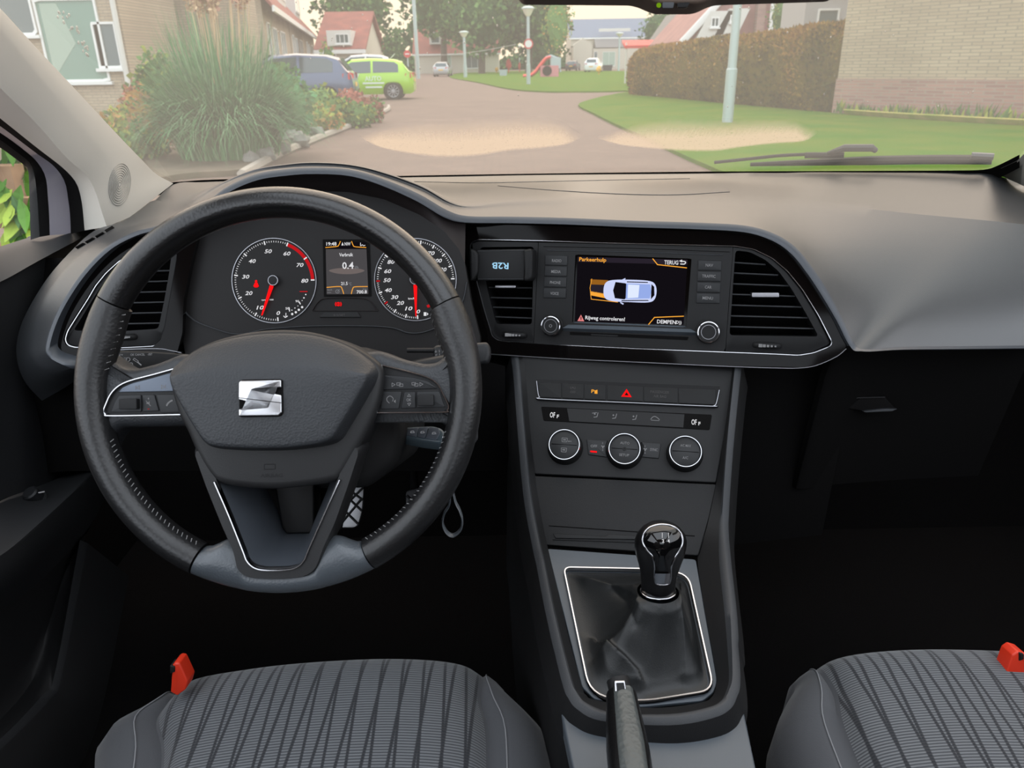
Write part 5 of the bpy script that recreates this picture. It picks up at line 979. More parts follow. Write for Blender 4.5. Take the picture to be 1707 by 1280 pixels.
mat('lamppost', S(176, 190, 188), .5, .2); mat('lampglass', S(236, 230, 216), .3)
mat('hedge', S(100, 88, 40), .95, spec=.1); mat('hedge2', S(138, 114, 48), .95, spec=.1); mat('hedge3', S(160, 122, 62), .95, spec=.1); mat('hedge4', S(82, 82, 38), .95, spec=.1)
mat('leafa', S(76, 110, 60), .9, spec=.1); mat('leafb', S(98, 132, 74), .9, spec=.1); mat('leafc', S(58, 90, 54), .9, spec=.1); mat('leafy', S(150, 158, 74), .9, spec=.1); mat('leafo', S(186, 140, 80), .9, spec=.1); mat('leafr', S(172, 108, 92), .9, spec=.1); mat('leafp', S(150, 104, 84), .9, spec=.1)
mat('pampas', S(84, 142, 88), .85, spec=.2); mat('pampas2', S(136, 176, 130), .85, spec=.2); mat('pampas3', S(72, 116, 80), .85, spec=.2); mat('plume', S(208, 178, 140), .9); mat('plume2', S(186, 140, 118), .9)
mat('bark', S(84, 74, 62), .95); mat('rock', S(150, 150, 144), .9, var=(6, S(118, 118, 112))); mat('kerb', S(172, 164, 152), .9)
mat('carblue', S(70, 90, 122), .3, .2, coat=.6); mat('cargreen', S(158, 210, 30), .35, coat=.6); mat('carsilver', S(170, 172, 172), .35, .4, coat=.5); mat('carwhite', S(225, 226, 226), .35, coat=.5)
mat('cardark', S(60, 66, 68), .3, coat=.5); mat('carglass', S(52, 74, 80), .06, spec=.8); mat('tyre', S(34, 34, 34), .9); mat('rimm', S(190, 190, 192), .35, .6); mat('tail', S(190, 30, 36), .25); mat('lilacw', S(226, 238, 224), .6)
mat('playred', S(206, 66, 56), .6); mat('playpink', S(206, 132, 136), .7); mat('playgrey', S(170, 182, 186), .7); mat('playyel', S(222, 170, 60), .6); mat('wood', S(176, 142, 112), .85, var=(9, S(150, 118, 92))); mat('leafd', S(58, 96, 40), .7); mat('leaflime', S(150, 172, 66), .7, spec=.3); mat('leafvine', S(84, 128, 46), .7, spec=.3); mat('signred', S(206, 60, 60), .5)
def stq(mb, name, label=None, **k): return mb.obj(name, None, kind='structure', label=label, **k)
def gpoly(pts, z): return [g(x, y)+Vector((0, 0, z)) for x, y in pts]
GP = PL(Vector((0, 0, 0)), Vector((1, 0, 0)), Vector((0, 1, 0)), Vector((0, 0, 1)))
def slab(pts, z0, z1, m, name, label=None, sm_=4):
    q = cat([Vector((p.x, p.y)) for p in [g(*t) for t in pts]], sm_, True) if sm_ else [Vector((p.x, p.y)) for p in [g(*t) for t in pts]]
    b = MB(); b.prism(GP, q, z0, z1, m); return stq(b, name, label)
b = MB(); b.add([(-120, -40, 0), (120, -40, 0), (120, 260, 0), (-120, 260, 0)], [(0, 1, 2, 3)], 'paving'); stq(b, 'road', 'pinkish grey brick paved street')
slab([(964,177),(985,168),(1018,160),(1060,155),(1200,160),(1400,170),(1800,185),(2300,260),(2000,330),(1500,320),(1240,300),(1175,280),(1120,255),(1080,235),(1027,211),(990,192)], -.01, .05, 'lawn', 'lawn', 'grass verge in front of the hedge and brick wall')
slab([(749,128),(800,139),(846,149),(900,154),(960,154.5),(1040,153),(1120,146),(1100,120),(980,119),(860,119),(780,121)], -.01, .06, 'lawn', 'lawn', 'far green lawn with the playground and lamp posts')
slab([(-500,330),(-200,210),(100,168),(300,152),(460,150),(560,160),(634,178),(640,186),(600,203),(560,219),(523,232),(470,255),(430,275),(400,292),(300,300),(100,330)], -.01, .07, 'soil', 'ground', 'planted front garden bed')
# kerb along the garden
b = MB(); kb = [g(x, y) for x, y in cat([Vector(p) for p in [(648,180),(644,187),(604,205),(563,222),(527,236),(474,259),(434,280),(404,298)]], 5)]
b.tube([p+Vector((0, 0, .05)) for p in kb], .06, 'kerb', 6); b.obj('garden_kerb', None, label='low pale kerb edging the front garden', cat='kerb')
b = MB(); kb = [g(x, y) for x, y in cat([Vector(p) for p in [(1400,193),(1480,199),(1560,204),(1640,209),(1720,213)]], 4)]
b.tube([p+Vector((0, -.35, .055)) for p in kb], .16, 'lawndry', 6, ry=.03); b.obj('dry_grass_strip', None, label='dry yellow grass strip along the foot of the brick wall', cat='grass', kind='stuff')
# leaf clouds -------------------------------------------------------------
def rdir():
    while True:
        v = Vector((random.uniform(-1, 1), random.uniform(-1, 1), random.uniform(-1, 1)))
        if .05 < v.length < 1: return v.normalized()
def cloud(b, c, rx, ry, rz, n, L, mats, lump=.35, sd=0, lo=.55):
    for i in range(n):
        d = rdir(); q = 1+lump*noise.noise(d*2.2+Vector((sd, 0, 0))); r = q*(lo+(1-lo)*random.random()**.5)
        p = Vector((c[0]+d.x*rx*r, c[1]+d.y*ry*r, c[2]+d.z*rz*r)); dd = (d*.5+rdir()).normalized(); s = dd.cross(rdir())
        s = s.normalized() if s.length > .01 else dd.orthogonal().normalized(); l = L*random.uniform(.6, 1.3)
        b.leaf(p, dd, s, l, l*.38, random.choice(mats))
def tree(name, label, x, y, zc, rx, rz, tr, mats, n, L, sd, group=None, ry=None, trunk=True):
    t = thing(name, label, 'tree', (x, y, 0), group)
    if trunk:
        b = MB(); tr *= y/70; b.tube([(x, y, -.1), (x+.1*sd % .3, y, zc*.5), (x, y, zc)], [tr, tr*.8, tr*.4], 'bark', 8); b.obj('trunk', t)
    b = MB()
    if True: b.ball((x, y, zc), rx*.72, (ry or rx)*.72, rz*.72, mats[-1], 12, 8, .35, sd)
    cloud(b, (x, y, zc), rx, ry or rx, rz, n, L, mats, .4, sd, .62); b.obj('crown', t, smooth=0, recalc=False); return t
def px_tree(px, pyc, Y, rpx, rzpx, **k):
    p = at_y(px, pyc, Y); s = depth(p)/F; return p.x, p.z, rpx*s, rzpx*s
G_ = 'trees in the background'
for nm, lab, px, pyc, Y, rx, rz, mats, n in (('tree', 'dark green tree between the red-roofed houses on the far left', 592, 12, 66, 62, 70, ('leafa', 'leafb', 'leafc'), 1500), ('tree', 'tall thin-crowned tree left of the street centre', 735, 0, 118, 62, 62, ('leafb', 'leafa', 'leafc'), 1100),
   ('tree', 'broad green tree behind the nearer lamp post', 800, 22, 108, 62, 62, ('leafb', 'leafa', 'leafc'), 1700), ('tree', 'large green tree behind the lamp post with the round sign', 880, 25, 112, 66, 58, ('leafb', 'leafa', 'leafc'), 1700),
   ('tree', 'yellowing young tree left of the blue-roofed house', 929, 38, 100, 24, 52, ('leafy', 'leafo', 'leafb'), 500), ('tree', 'green tree right of the blue-roofed house', 1100, 50, 120, 32, 34, ('leafb', 'leafa', 'leafc'), 600), ('tree', 'bright green tree above the hedge between two houses', 1308, 26, 34, 26, 40, ('leafb', 'leafy', 'leafa'), 700),
   ('tree', 'dark green tree filling the gap behind the lawn', 760, 60, 150, 90, 38, ('leafa', 'leafc', 'leafc'), 900), ('tree', 'far dark tree behind the playground', 905, 84, 145, 40, 30, ('leafa', 'leafc', 'leafc'), 500)):
    x, z, a, c = px_tree(px, pyc, Y, rx, rz); tree(nm, lab, x, Y, z, a, c, .3 if rx > 30 else .12, mats, n, a*.15, px*.01, G_)
b = MB()
for i in range(26):
    px = 640+i*12.5; p = at_y(px, 100+6*math.sin(i*1.7), 175); s = depth(p)/F; b.ball((p.x, 175+math.sin(i*2.3)*3, p.z*.5), 14*s, 4, p.z*.62, 'leafc', 10, 8, .4, i); cloud(b, (p.x, 173, p.z*.5), 15*s, 4, p.z*.7, 130, .9, ('leafa', 'leafc', 'leafb'), .3, i, .7)
b.obj('treeline', None, smooth=0, recalc=False, kind='stuff', label='distant line of dark bushes and trees behind the far lawn', cat='trees')
for px, lab in ((650, 'slim conifer left of its twin by the white boundary'), (663, 'slim conifer right of its twin by the white boundary')):
    p0 = at_y(px, 106, 52); s = depth(p0)/F; t = thing('conifer', lab, 'tree', (p0.x, 52, 0)); b = MB(); zt_ = at_y(px, 48 if px > 655 else 56, 52).z
    b.rings([[(p0.x+r*math.cos(a), 52+r*math.sin(a), z) for a in [2*math.pi*i/10 for i in range(10)]] for r, z in ((.2, 0), (.42, .6), (.40, zt_*.5), (.22, zt_*.8), (.02, zt_))], 'leafc'); cloud(b, (p0.x, 52, zt_*.48), .5, .5, zt_*.5, 500, .22, ('leafa', 'leafc', 'leafb'), .1); b.obj('foliage', t, smooth=0, recalc=False)
# houses -------------------------------------------------------------------
def wrect(pl, r): 
    a = pl.px(r[0], r[3]); c = pl.px(r[2], r[1]); return a[0], a[1], c[0], c[1]
def window(pl, ab, par, frame='white', pane='pane', mull=1, fw=.05, dep=.05):
    a0, b0, a1, b1 = ab; b = MB(); b.band(pl, rect(a0, b0, a1, b1), rect(a0+fw, b0+fw, a1-fw, b1-fw), -.03, dep, frame, 40, ci=.0)
    for i in range(1, mull): x = a0+(a1-a0)*i/mull; b.prism(pl, rect(x-fw*.4, b0, x+fw*.4, b1), 0, dep*.9, frame)
    b.prism(pl, rect(a0-.05, b0-.07, a1+.05, b0), 0, dep+.06, frame)
    o = b.obj('window', par); q = MB(); q.prism(pl, rect(a0+fw*.5, b0+fw*.5, a1-fw*.5, b1-fw*.5), -.02, .012, pane); q.obj('pane', o); return o
def house(name, label, p0, p1, dep, eave, ridge, wall, roof, wins=(), group=None, over=.25, gable=False, fascia='white', cat_='house'):
    pl = wallplane(Vector((p0.x, p0.y, 0)), Vector((p1.x, p1.y, 0))); W = (p1-p0).length; t = thing(name, label, cat_, pl.o, group)
    W = (Vector((p1.x, p1.y, 0))-pl.o).length
    b = MB(); A = lambda a, z, c: pl.at(a, z, -c)
    if gable:
        prof = [(0, 0), (W, 0), (W, eave), (W/2, ridge), (0, eave)]
        b.rings([[A(a, z, c) for a, z in prof] for c in (0, dep)], wall, True, True, True)
    else: b.rings([[A(a, z, c) for a, z in rect(0, 0, W, eave)] for c in (0, dep)], wall, True, True, True)
    if not gable: b.rings([[A(a, z, c) for c, z in ((0, eave), (dep, eave), (dep/2, ridge))] for a in (0, W)], wall, True, True, True)
    b.obj('walls', t, smooth=0)
    b = MB(); th = .15
    if gable:
        k = (ridge-eave)/(W/2); x = over
        pr = [(-x, eave-k*x), (W/2, ridge), (W+x, eave-k*x), (W+x, eave-k*x+th), (W/2, ridge+th*1.3), (-x, eave-k*x+th)]
        b.rings([[A(a, z, c) for a, z in pr] for c in (-over, dep+over)], roof, True, True, True)
    else:
        k = (ridge-eave)/(dep/2); x = over
        pr = [(-x, eave-k*x), (dep/2, ridge), (dep+x, eave-k*x), (dep+x, eave-k*x+th), (dep/2, ridge+th*1.3), (-x, eave-k*x+th)]
        b.rings([[A(a, z, c) for c, z in pr] for a in (-over, W+over)], roof, True, True, True)
    b.obj('roof', t, smooth=0)
    b = MB()
    if gable:
        for s in (0, 1): q = [(-x, eave-k*x), (W/2, ridge)] if s == 0 else [(W/2, ridge), (W+x, eave-k*x)]; b.strip(pl, [(q[0][0], q[0][1]+th*.4), (q[1][0], q[1][1]+th*.4)], .3, over-.02, over+.04, fascia)
    else: b.prism(pl, rect(-over, eave-k*over-.12, W+over, eave-k*over+.1), over-.02, over+.08, fascia)
    b.obj('eaves_board', t)
    for w in wins:
        if len(w) == 3: window(pl, w[0], t, w[1], w[2])
        else: window(pl, w[0], t, w[1], w[2], w[3])
    return t, pl
# near left house
pA = at_y(-160, 100, 19); pB = at_y(222, 140, 19); pA.z = pB.z = 0; plA = wallplane(pA, pB)
tA, _ = house('house', 'near pale brick house with tall white-framed window at the far left', pA, pB, 3.2, 5.2, 7.5, 'bricks', 'rooftile', [(wrect(plA, (86,-4,158,137)), 'white', 'paneg', 1), (wrect(plA, (167,36,192,114)), 'white', 'pane', 1), (wrect(plA, (-30,-60,38,60)), 'white', 'pane', 1)])
b = MB(); w_ = wrect(plA, (86,-4,158,137)); b.prism(plA, [(w_[0]+.12, w_[3]-.1), (w_[0]+.5, w_[3]-.1), (w_[0]+.75, w_[1]+.8), (w_[0]+.12, w_[1]+.1)], .0, .018, 'curtain'); b.obj('curtain', tA)
b = MB(); dpt = plA.px(217, 143); b.tube([plA.at(dpt[0], -.1, .08), plA.at(dpt[0], 5.1, .08)], .06, 'offwhite', 10); b.obj('drainpipe', tA, label='pale drainpipe on the corner')
pC = at_y(231, 120, 23); pD = at_y(424, 120, 23); house('house', 'set-back pale brick house wall behind the tall ornamental grass', pC, pD, .9, 5.0, 6, 'bricks', 'rooftile')
b = MB(); b.box(((pB.x+pC.x)/2+.1, 21.2, 2.4), .5, 3.6, 4.8, 'greywall'); b.obj('side_wall', tA)
# terrace along the street
hd = Vector((math.sin(R(-10.2)), math.cos(R(-10.2)), 0)); q0 = at_y(448, 110, 33)
for i, lab in enumerate(('nearest terraced house with red roof on the left of the street', 'second terraced house with red roof beyond the nearest one', 'third terraced house with red roof furthest along the row')):
    a = q0+hd*(i*13.5); c = q0+hd*(i*13.5+12.8); pw = wallplane(Vector((a.x, a.y, 0)), Vector((c.x, c.y, 0)))
    # the wall faces the street (to the right)
    t, pl = house('house', lab, a, c, 8, 3.8, 8.2, 'bricks', 'rooftile', [((1, .1, 2.1, 2.9), 'white', 'pane', 1), ((3.2, .7, 5.0, 2.8), 'white', 'pane', 2), ((7.0, .7, 9.4, 2.8), 'white', 'pane', 2)], 'terraced houses on the left', over=.45)
    b = MB(); D_ = lambda x, z, cc: pl.at(x, z, -cc)
    b.rings([[D_(x, z, cc) for x, z in rect(2.4, 4.5, 7.4, 7.2)] for cc in (.6, 4)], 'offwhite', True, True, True); dm = b.obj('dormer', t, smooth=0)
    p2 = PL(pl.at(0, 0, -.6), pl.u, pl.v, pl.n)
    q = MB(); q.band(p2, rect(2.7, 4.9, 7.1, 6.8), rect(2.85, 5.05, 6.95, 6.65), 0, .05, 'white', 40, ci=.01); q.prism(p2, rect(2.85, 5.05, 6.95, 6.65), -.01, .02, 'pane'); q.prism(p2, rect(4.8, 5.05, 5.0, 6.65), 0, .05, 'white'); q.obj('window', dm)
# far red roof with dormer
def fhouse(label, x0, x1, yb, yeave, yridge, Y, wall, roof, wins, dep=8, gable=False, **k):
    a = at_y(x0, yb, Y); c = at_y(x1, yb, Y); pl = wallplane(Vector((a.x, Y, 0)), Vector((c.x, Y, 0)))
    m = (x0+x1)/2; ze = at_y(m, yeave, Y).z; zr = at_y(m, yridge, Y).z
    if not gable: zr = at_y(m, yridge, Y+dep/2).z
    return house('house', label, Vector((a.x, Y, 0)), Vector((c.x, Y, 0)), dep, ze, zr, wall, roof, [(wrect(pl, w[0]),)+tuple(w[1:]) for w in wins], None, gable=gable, **k)
t, pl = fhouse('red-roofed house with white dormer at the end of the left row', 534, 606, 112, 82, 25, 50, 'render', 'rooftile', [((545,88,560,102), 'white', 'pane', 2)])
pd = PL(pl.at(0, 0, .1), pl.u, pl.v, pl.n); r_ = wrect(pd, (546,50,584,77)); b = MB(); b.prism(pd, rect(*r_), -3, 0, 'offwhite'); dm = b.obj('dormer', t); window(pd, wrect(pd, (560,56,581,73)), dm, 'white', 'pane', 3)
t, pl = fhouse('low red-roofed house behind the parked silver car', 692, 832, 118, 88, 50, 125, 'render', 'rooftile', [((735,90,752,112), 'white', 'curtain', 2), ((776,92,806,114), 'white', 'pane', 3)])
pd = PL(pl.at(0, 0, .1), pl.u, pl.v, pl.n); b = MB(); b.prism(pd, rect(*wrect(pd, (716,53,735,74))), -3, 0, 'offwhite'); dm = b.obj('dormer', t); window(pd, wrect(pd, (719,56,732,72)), dm, 'white', 'pane', 1)
t, pl = fhouse('pale house with big blue-grey roof right of the playground', 951, 1092, 116, 62, 33, 150, 'render', 'roofblue', [((1004,84,1022,110), 'white', 'curtain', 2)], dep=12)
b = MB(); b.prism(pl, rect(*wrect(pl, (998,47,1050,53))), .1, .5, 'offwhite'); b.obj('roof_light', t)
a = pl.px(980, 116); b = MB(); p_ = wrect(pl, (953,66,985,116)); b.rings([[pl.at(x, z, c) for x, z in [(p_[0], 0), (p_[2], 0), (p_[2], p_[3]-.9), ((p_[0]+p_[2])/2, p_[3]+.2), (p_[0], p_[3]-.9)]] for c in (0, 3)], 'render', True, True, True); b.obj('porch', t, smooth=0)
p_ = wrect(pl, (990,62,1062,80)); b = MB(); b.rings([[pl.at(x, z, c) for c, z in ((0, p_[3]), (3, p_[1]), (0, p_[1]))] for x in (p_[0], p_[2])], 'roofgrey', True, True, True); b.obj('lean_to_roof', t, smooth=0)
p_ = wrect(pl, (985,80,1062,116)); b = MB(); b.prism(pl, rect(p_[0], 0, p_[2], p_[3]), 0, 2.9, 'render'); b.obj('extension', t, smooth=0)
pe = PL(pl.at(0, 0, 2.9), pl.u, pl.v, pl.n); window(pe, wrect(pe, (1004,86,1026,110)), t, 'white', 'curtain', 2); window(pe, wrect(pe, (990,86,996,112)), t, 'white', 'pane', 1)
aw = thing('awning', 'red awning above the far end of the hedge', 'awning', at_y(1065, 72, 48)); b = MB(); p1_, p2_ = at_y(1036, 72, 48), at_y(1096, 72, 48); zz = p1_.z
b.add([(p1_.x, 48, zz+.15), (p2_.x, 48, zz+.15), (p2_.x, 46.6, zz-.15), (p1_.x, 46.6, zz-.15), (p1_.x, 48, zz+.05), (p2_.x, 48, zz+.05), (p2_.x, 46.6, zz-.3), (p1_.x, 46.6, zz-.3)], [(0, 1, 2, 3), (3, 2, 6, 7), (4, 5, 6, 7)], 'playred'); b.obj('cloth', aw, smooth=0)
b = MB(); [b.tube([(x, 46.7, 0), (x, 46.7, zz)], .05, 'offwhite', 6) for x in (p1_.x+.1, p2_.x-.1)]; b.obj('frame', aw)
# houses above the hedge
t, pl = fhouse('brick house with pink tiled roof and white dormers above the hedge', 1140, 1336, 120, 62, -55, 38, 'roofpink', 'roofpink', [], dep=8, gable=True)
pd = PL(pl.at(0, 0, .3), pl.u, pl.v, pl.n)
for r in ((1178,18,1204,56), (1210,14,1232,48)):
    b = MB(); q = wrect(pd, r); b.prism(pd, [(q[0]-.5, q[1]-.3), (q[2]+.1, q[1]-.1), (q[2]+.5, q[3]), (q[0]+.1, q[3])], -3, 0, 'offwhite'); dm = b.obj('dormer', t); window(pd, (q[0]+.15, q[1]+.25, q[2]-.1, q[3]-.25), dm, 'white', 'pane', 2)
b = MB(); p_ = pd.px(1281, 50); b.tube([pd.at(p_[0], 0, .3), pd.at(p_[0], 6, .3)], .1, 'white', 8); b.obj('drainpipe', t); b = MB(); b.prism(pd, rect(*wrect(pd, (1258,0,1277,60))), -1, .12, 'bricks_pink'); b.obj('chimney_wall', t)
fhouse('grey gable roof house behind the green tree above the hedge', 1106, 1162, 110, 66, 22, 75, 'greywall', 'roofgrey', [], gable=True)
t, pl = fhouse('grey rendered house end with white window above the hedge', 1329, 1420, 130, -60, -110, 24, 'greywall', 'roofgrey', [((1358,14,1400,60), 'white', 'pane', 1)], dep=2)
# brick gable wall on the right
wa, wb2 = g(1388, 192), g(1760, 210); dW = (wb2-wa).normalized(); wb2 = wa+dW*14; tW = thing('house', 'large pale brick house wall with reddish brick base on the right', 'house', wa); pW = wallplane(wa, wb2)
zpl = pW.px(1395, 131)[1]
b = MB(); b.rings([[pW.at(a, z, c) for a, z in rect(0, zpl, 14, 6)] for c in (0, -6)], 'bricks', True, True, True); b.obj('upper_wall', tW, smooth=0); b = MB(); b.rings([[pW.at(a, z, c) for a, z in rect(-.02, -.1, 14, zpl)] for c in (.02, -6)], 'bricks_pink', True, True, True); b.obj('brick_base', tW, smooth=0, label='reddish brick base of the wall')
b = MB()
for i in range(420):
    a = random.uniform(.2, 6); h = random.uniform(.1, .32)*(1+.8*noise.noise(Vector((a*1.3, 3, 0)))); p = pW.at(a, .04, random.uniform(.03, .35)); d = (Vector((0, 0, 1))+rdir()*.4).normalized(); b.leaf(p, d, d.cross(rdir()).normalized(), h, .03, random.choice(('leafb', 'leafy', 'leafa')))
b.obj('weeds', None, smooth=0, recalc=False, label='tufts of weeds growing at the foot of the brick wall', cat='weeds', kind='stuff')
# hedge ----------------------------------------------------------------------
hp_ = [(1030,158.5),(1080,163),(1160,171),(1240,179),(1320,186.5),(1388,192)]; ht = [(1032,100),(1080,78),(1160,66),(1240,58),(1320,45),(1388,40)]
base = [g(*p) for p in hp_]; heights = []
for (bx, by), (tx_, ty), p in zip(hp_, ht, base): heights.append(max(.8, at_y(bx, ty, p.y+.6).z))
heights[0] = heights[1]*.93
hb_c = cat(base, 8); hh = [h.x for h in cat([Vector((h, 0)) for h in heights], 8)]; N = len(hb_c); b = MB(); rws = []
tn = (base[-1]-base[0]).normalized(); nb = Vector((-tn.y, tn.x, 0)); nb = nb if nb.y > 0 else -nb
prof = [(.10, 0), (.02, .25), (.0, .6), (.05, .85), (.22, .97), (.5, 1.0), (.8, .97), (1.0, .8), (1.05, .3), (1.0, 0)]
def hpt(i, j):
    a, z = prof[j]; e = min(1, math.sqrt(max(0, min(i, (N-1-i)*3)+.6)/4.)); p = hb_c[i]+nb*(.65+(a-.5)*1.25*e); h = hh[i]*z*(.55+.45*e if z > .5 else 1)
    v = Vector((p.x, p.y, h)); return v+Vector(noise.noise_vector(v*1.6))*.10
for i in range(N): rws.append([hpt(i, j) for j in range(len(prof))])
b.rings(rws, 'hedge', False); b.add(rws[0], [tuple(range(len(prof)))], 'hedge'); b.add(rws[-1], [tuple(range(len(prof)))], 'hedge')
for k in range(15000):
    i = random.random()*(N-1); j = random.random()*(len(prof)-3.2); i0, j0 = int(i), int(j); fi, fj = i-i0, j-j0
    p = rws[i0][j0].lerp(rws[i0+1][j0], fi).lerp(rws[i0][j0+1].lerp(rws[i0+1][j0+1], fi), fj)
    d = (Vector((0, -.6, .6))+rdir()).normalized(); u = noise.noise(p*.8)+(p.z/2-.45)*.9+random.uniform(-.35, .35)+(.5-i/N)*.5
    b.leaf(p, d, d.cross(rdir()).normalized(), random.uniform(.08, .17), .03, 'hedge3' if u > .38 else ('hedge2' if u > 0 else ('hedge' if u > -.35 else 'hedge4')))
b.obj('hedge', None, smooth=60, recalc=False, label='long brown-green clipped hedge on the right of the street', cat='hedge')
# lamp posts -----------------------------------------------------------------
def lamp(label, base_px, top_px, r, head=True, sign=False, hr=.26):
    p = g(*base_px); t = thing('street_lamp', label, 'street lamp', p, 'street lamps'); zt = at_y(base_px[0], top_px, p.y).z
    b = MB(); b.tube([p, p+Vector((0, 0, zt*.3)), p+Vector((0, 0, zt*.3+.02)), p+Vector((0, 0, zt))], [r*1.25, r*1.25, r, r*.9], 'lamppost', 12); b.obj('pole', t)
    if head:
        P0 = PL(p+Vector((0, 0, zt)), Vector((1, 0, 0)), Vector((0, 1, 0)), Vector((0, 0, 1))); b = MB()
        b.lathe(P0, (0, 0), [(r, -.1), (hr*.55, .0), (hr*.95, .28)], 'lampglass', 20); hd_ = b.obj('lamp_head', t); b = MB(); b.lathe(P0, (0, 0), [(hr*1.1, .28), (hr*1.1, .33), (hr*.7, .42), (.02, .45)], 'lamppost', 20); b.obj('cap', hd_)
    if sign:
        s = at_y(881, 73, p.y-r*2); P1_ = PL(s, Vector((1, 0, 0)), Vector((0, 0, 1)), Vector((0, -1, 0))); b = MB(); b.lathe(P1_, (0, 0), [(.27, -.02), (.27, .01), (.19, .011)], 'signred', 24); b.lathe(P1_, (0, 0), [(.2, .011), (.01, .012)], 'white', 24); b.obj('round_sign', t, label='round white sign with red rim')
    return t
lamp('slim lamp post on the left edge of the far lawn', (776,130), 60, .14, True, False, .42); lamp('lamp post with a round red-rimmed sign on the far lawn', (881,142), 24, .1, True, True, .34); lamp('distant short lamp post behind the playground', (866,117), 80, .1, True, False, .4); lamp('lamp post in front of the blue-roofed house', (1031,119), 60, .12, True, False, .5)
lamp('thick pale lamp post in front of the hedge', (1212,208), -120, .085, True)
b = MB(); pu = at_y(697, 116, 80); b.tube([(pu.x, 80, 0), (pu.x-.1, 80, 14)], .17, 'lamppost', 10); t = b.obj('utility_pole', None, label='tall pale utility pole left of the low red-roofed house', cat='pole')
b = MB(); a_, c_2 = at_y(640, 88, 79), at_y(860, 74, 75); b.tube([a_.lerp(c_2, i/10)-Vector((0, 0, .5*math.sin(math.pi*i/10))) for i in range(11)], .018, 'offwhite', 5); b.obj('overhead_wire', t)
